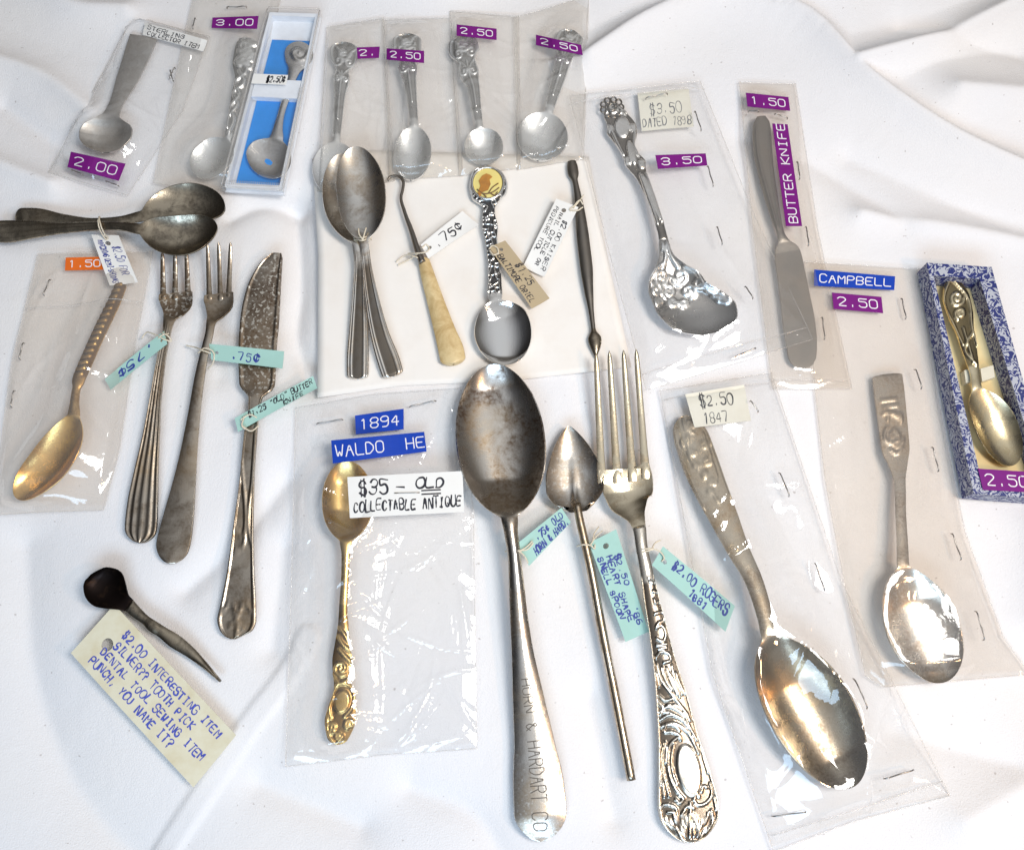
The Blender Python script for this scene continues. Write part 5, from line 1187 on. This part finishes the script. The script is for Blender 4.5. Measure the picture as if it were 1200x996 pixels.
# ------------------------------------------------------------------ bagged tablespoon lower right
r = thing('tablespoon', 'silver serving spoon with flowered handle and brown toned bowl, in the lower right bag', 'tablespoon', 890, 700)
hs = [(903, 745, 10.5, 12), (897, 722, 9.5, 11.4), (882, 676, 10.5, 9.6), (866, 645, 13, 8.4), (848, 605, 17, 7), (832, 570, 20, 5.8), (820, 540, 21.5, 5), (811, 515, 21, 4.4), (805, 500, 17, 4.2), (802, 487, 11, 4)]
orn = [spiral(808, 497, 6, 0, 1.4), [(800, 490), (803, 503), (812, 507)], spiral(803, 518, 6, 2, 1.4), spiral(826, 520, 6, 0, 1.4), spiral(811, 532, 5, 2, 1.4), spiral(828, 540, 5.5, 0, 1.3), [(806, 510), (808, 535), (818, 552)], [(824, 508), (834, 540), (840, 560)], spiral(826, 556, 5, 1, 1.4), spiral(836, 566, 5, 3, 1.4), spiral(832, 575, 4, 0, 1.2), [(836, 580), (844, 592)], spiral(815, 545, 4, 0, 1.3)]
spoon(r, (1000, 922), [(985, 893), (951, 832)], 50, .50, hs, 12, 8, 11, 12, 1.8, .8, (M['bronze_bowl'], M['bronze_bowl']), MU=33, nh=120, nb=60, off=.6, relief=masked(relief_strokes(orn, 1.5, .38, rims=[(.93, .06)]), 165), shoulder=.9)
rs = r
cB = price_tag('cream card dated 1847 inside the lower right bag, above the serving spoon handle', (803, 462), (872, 451), (880, 493), (814, 501), 6.0, M['cream_card'], [('$2.50', .20, .46, .60, .32), ('1847', .18, .92, .46, .30)], M['black_ink'], .3, False, name='price_card', cat='price card', group='paper note cards in bags', seed=17, w=.5)
bag('stiff clear bag at the lower right holding a serving spoon with brown toned bowl', [(773, 458), (903, 437)], [(903, 437), (985, 680), (1112, 932)], [(906, 997), (1000, 962), (1112, 932)], [(773, 458), (835, 790), (906, 997)], [rs.name, cB.name], M['film_stiff'], z0=.1, seed=62, wr=1.6, creases=50, nu=90, nv=140, slope=.42,
    staples=[(879, 470, 889, 482), (913, 554, 924, 582), (955, 660, 967, 692), (1000, 795, 1014, 830), (1036, 912, 1074, 902), (905, 956, 942, 950)], seams=[[(778, 470), (905, 449)], [(903, 978), (1103, 915)]])
# ------------------------------------------------------------------ dental tool and its tag
r = thing('dental_tool', 'small blackened tool with cupped head and pointed tip, at the lower left', 'hand tool', 180, 725)
edges_spoon(r, [(257, 799, 259, 797, 2.5, 0), (243, 787, 247, 782, 2.8, 0), (218, 769, 226, 758, 3.2, 0), (198, 757, 208, 743, 3.6, 0), (184, 745, 191, 733, 3.8, 0), (177, 741, 185, 729, 4.2, 0), (172, 737, 180, 726, 4.2, 0), (168, 732, 174, 722, 3.8, 0), (154, 722, 162, 710, 4.2, 0), (146, 716, 156, 703, 4.6, .2), (136, 714, 150, 696, 5.4, 1), (124, 713, 147, 684, 6.2, 2.5), (112, 711, 143, 672, 6.8, 4), (103, 705, 135, 666, 7, 4.6), (98, 696, 124, 664, 7, 4), (97, 687, 114, 668, 7, 2.5), (99.5, 680, 106, 673, 7, .4)], 9, (M['black'], M['dark_steel']), None, 1.6, 110, 1.0, MU=19)
price_tag('large yellowed cream tag with four lines of blue writing, at the lower left', (134, 708), (277, 861), (227, 922), (83, 765), [3.6, 1.6, 1.6, 3.2], M['old_card'], [('$2.00 INTERESTING ITEM', .16, .25, .78, .13), ('SILVER?? TOOTH PICK', .16, .46, .64, .13), ('DENTAL TOOL SEWING ITEM', .13, .67, .82, .13), ('PUNCH, YOU NAME IT?', .11, .88, .66, .13)], M['biro'], .8, True, [], seed=18, w=.6, group=None)
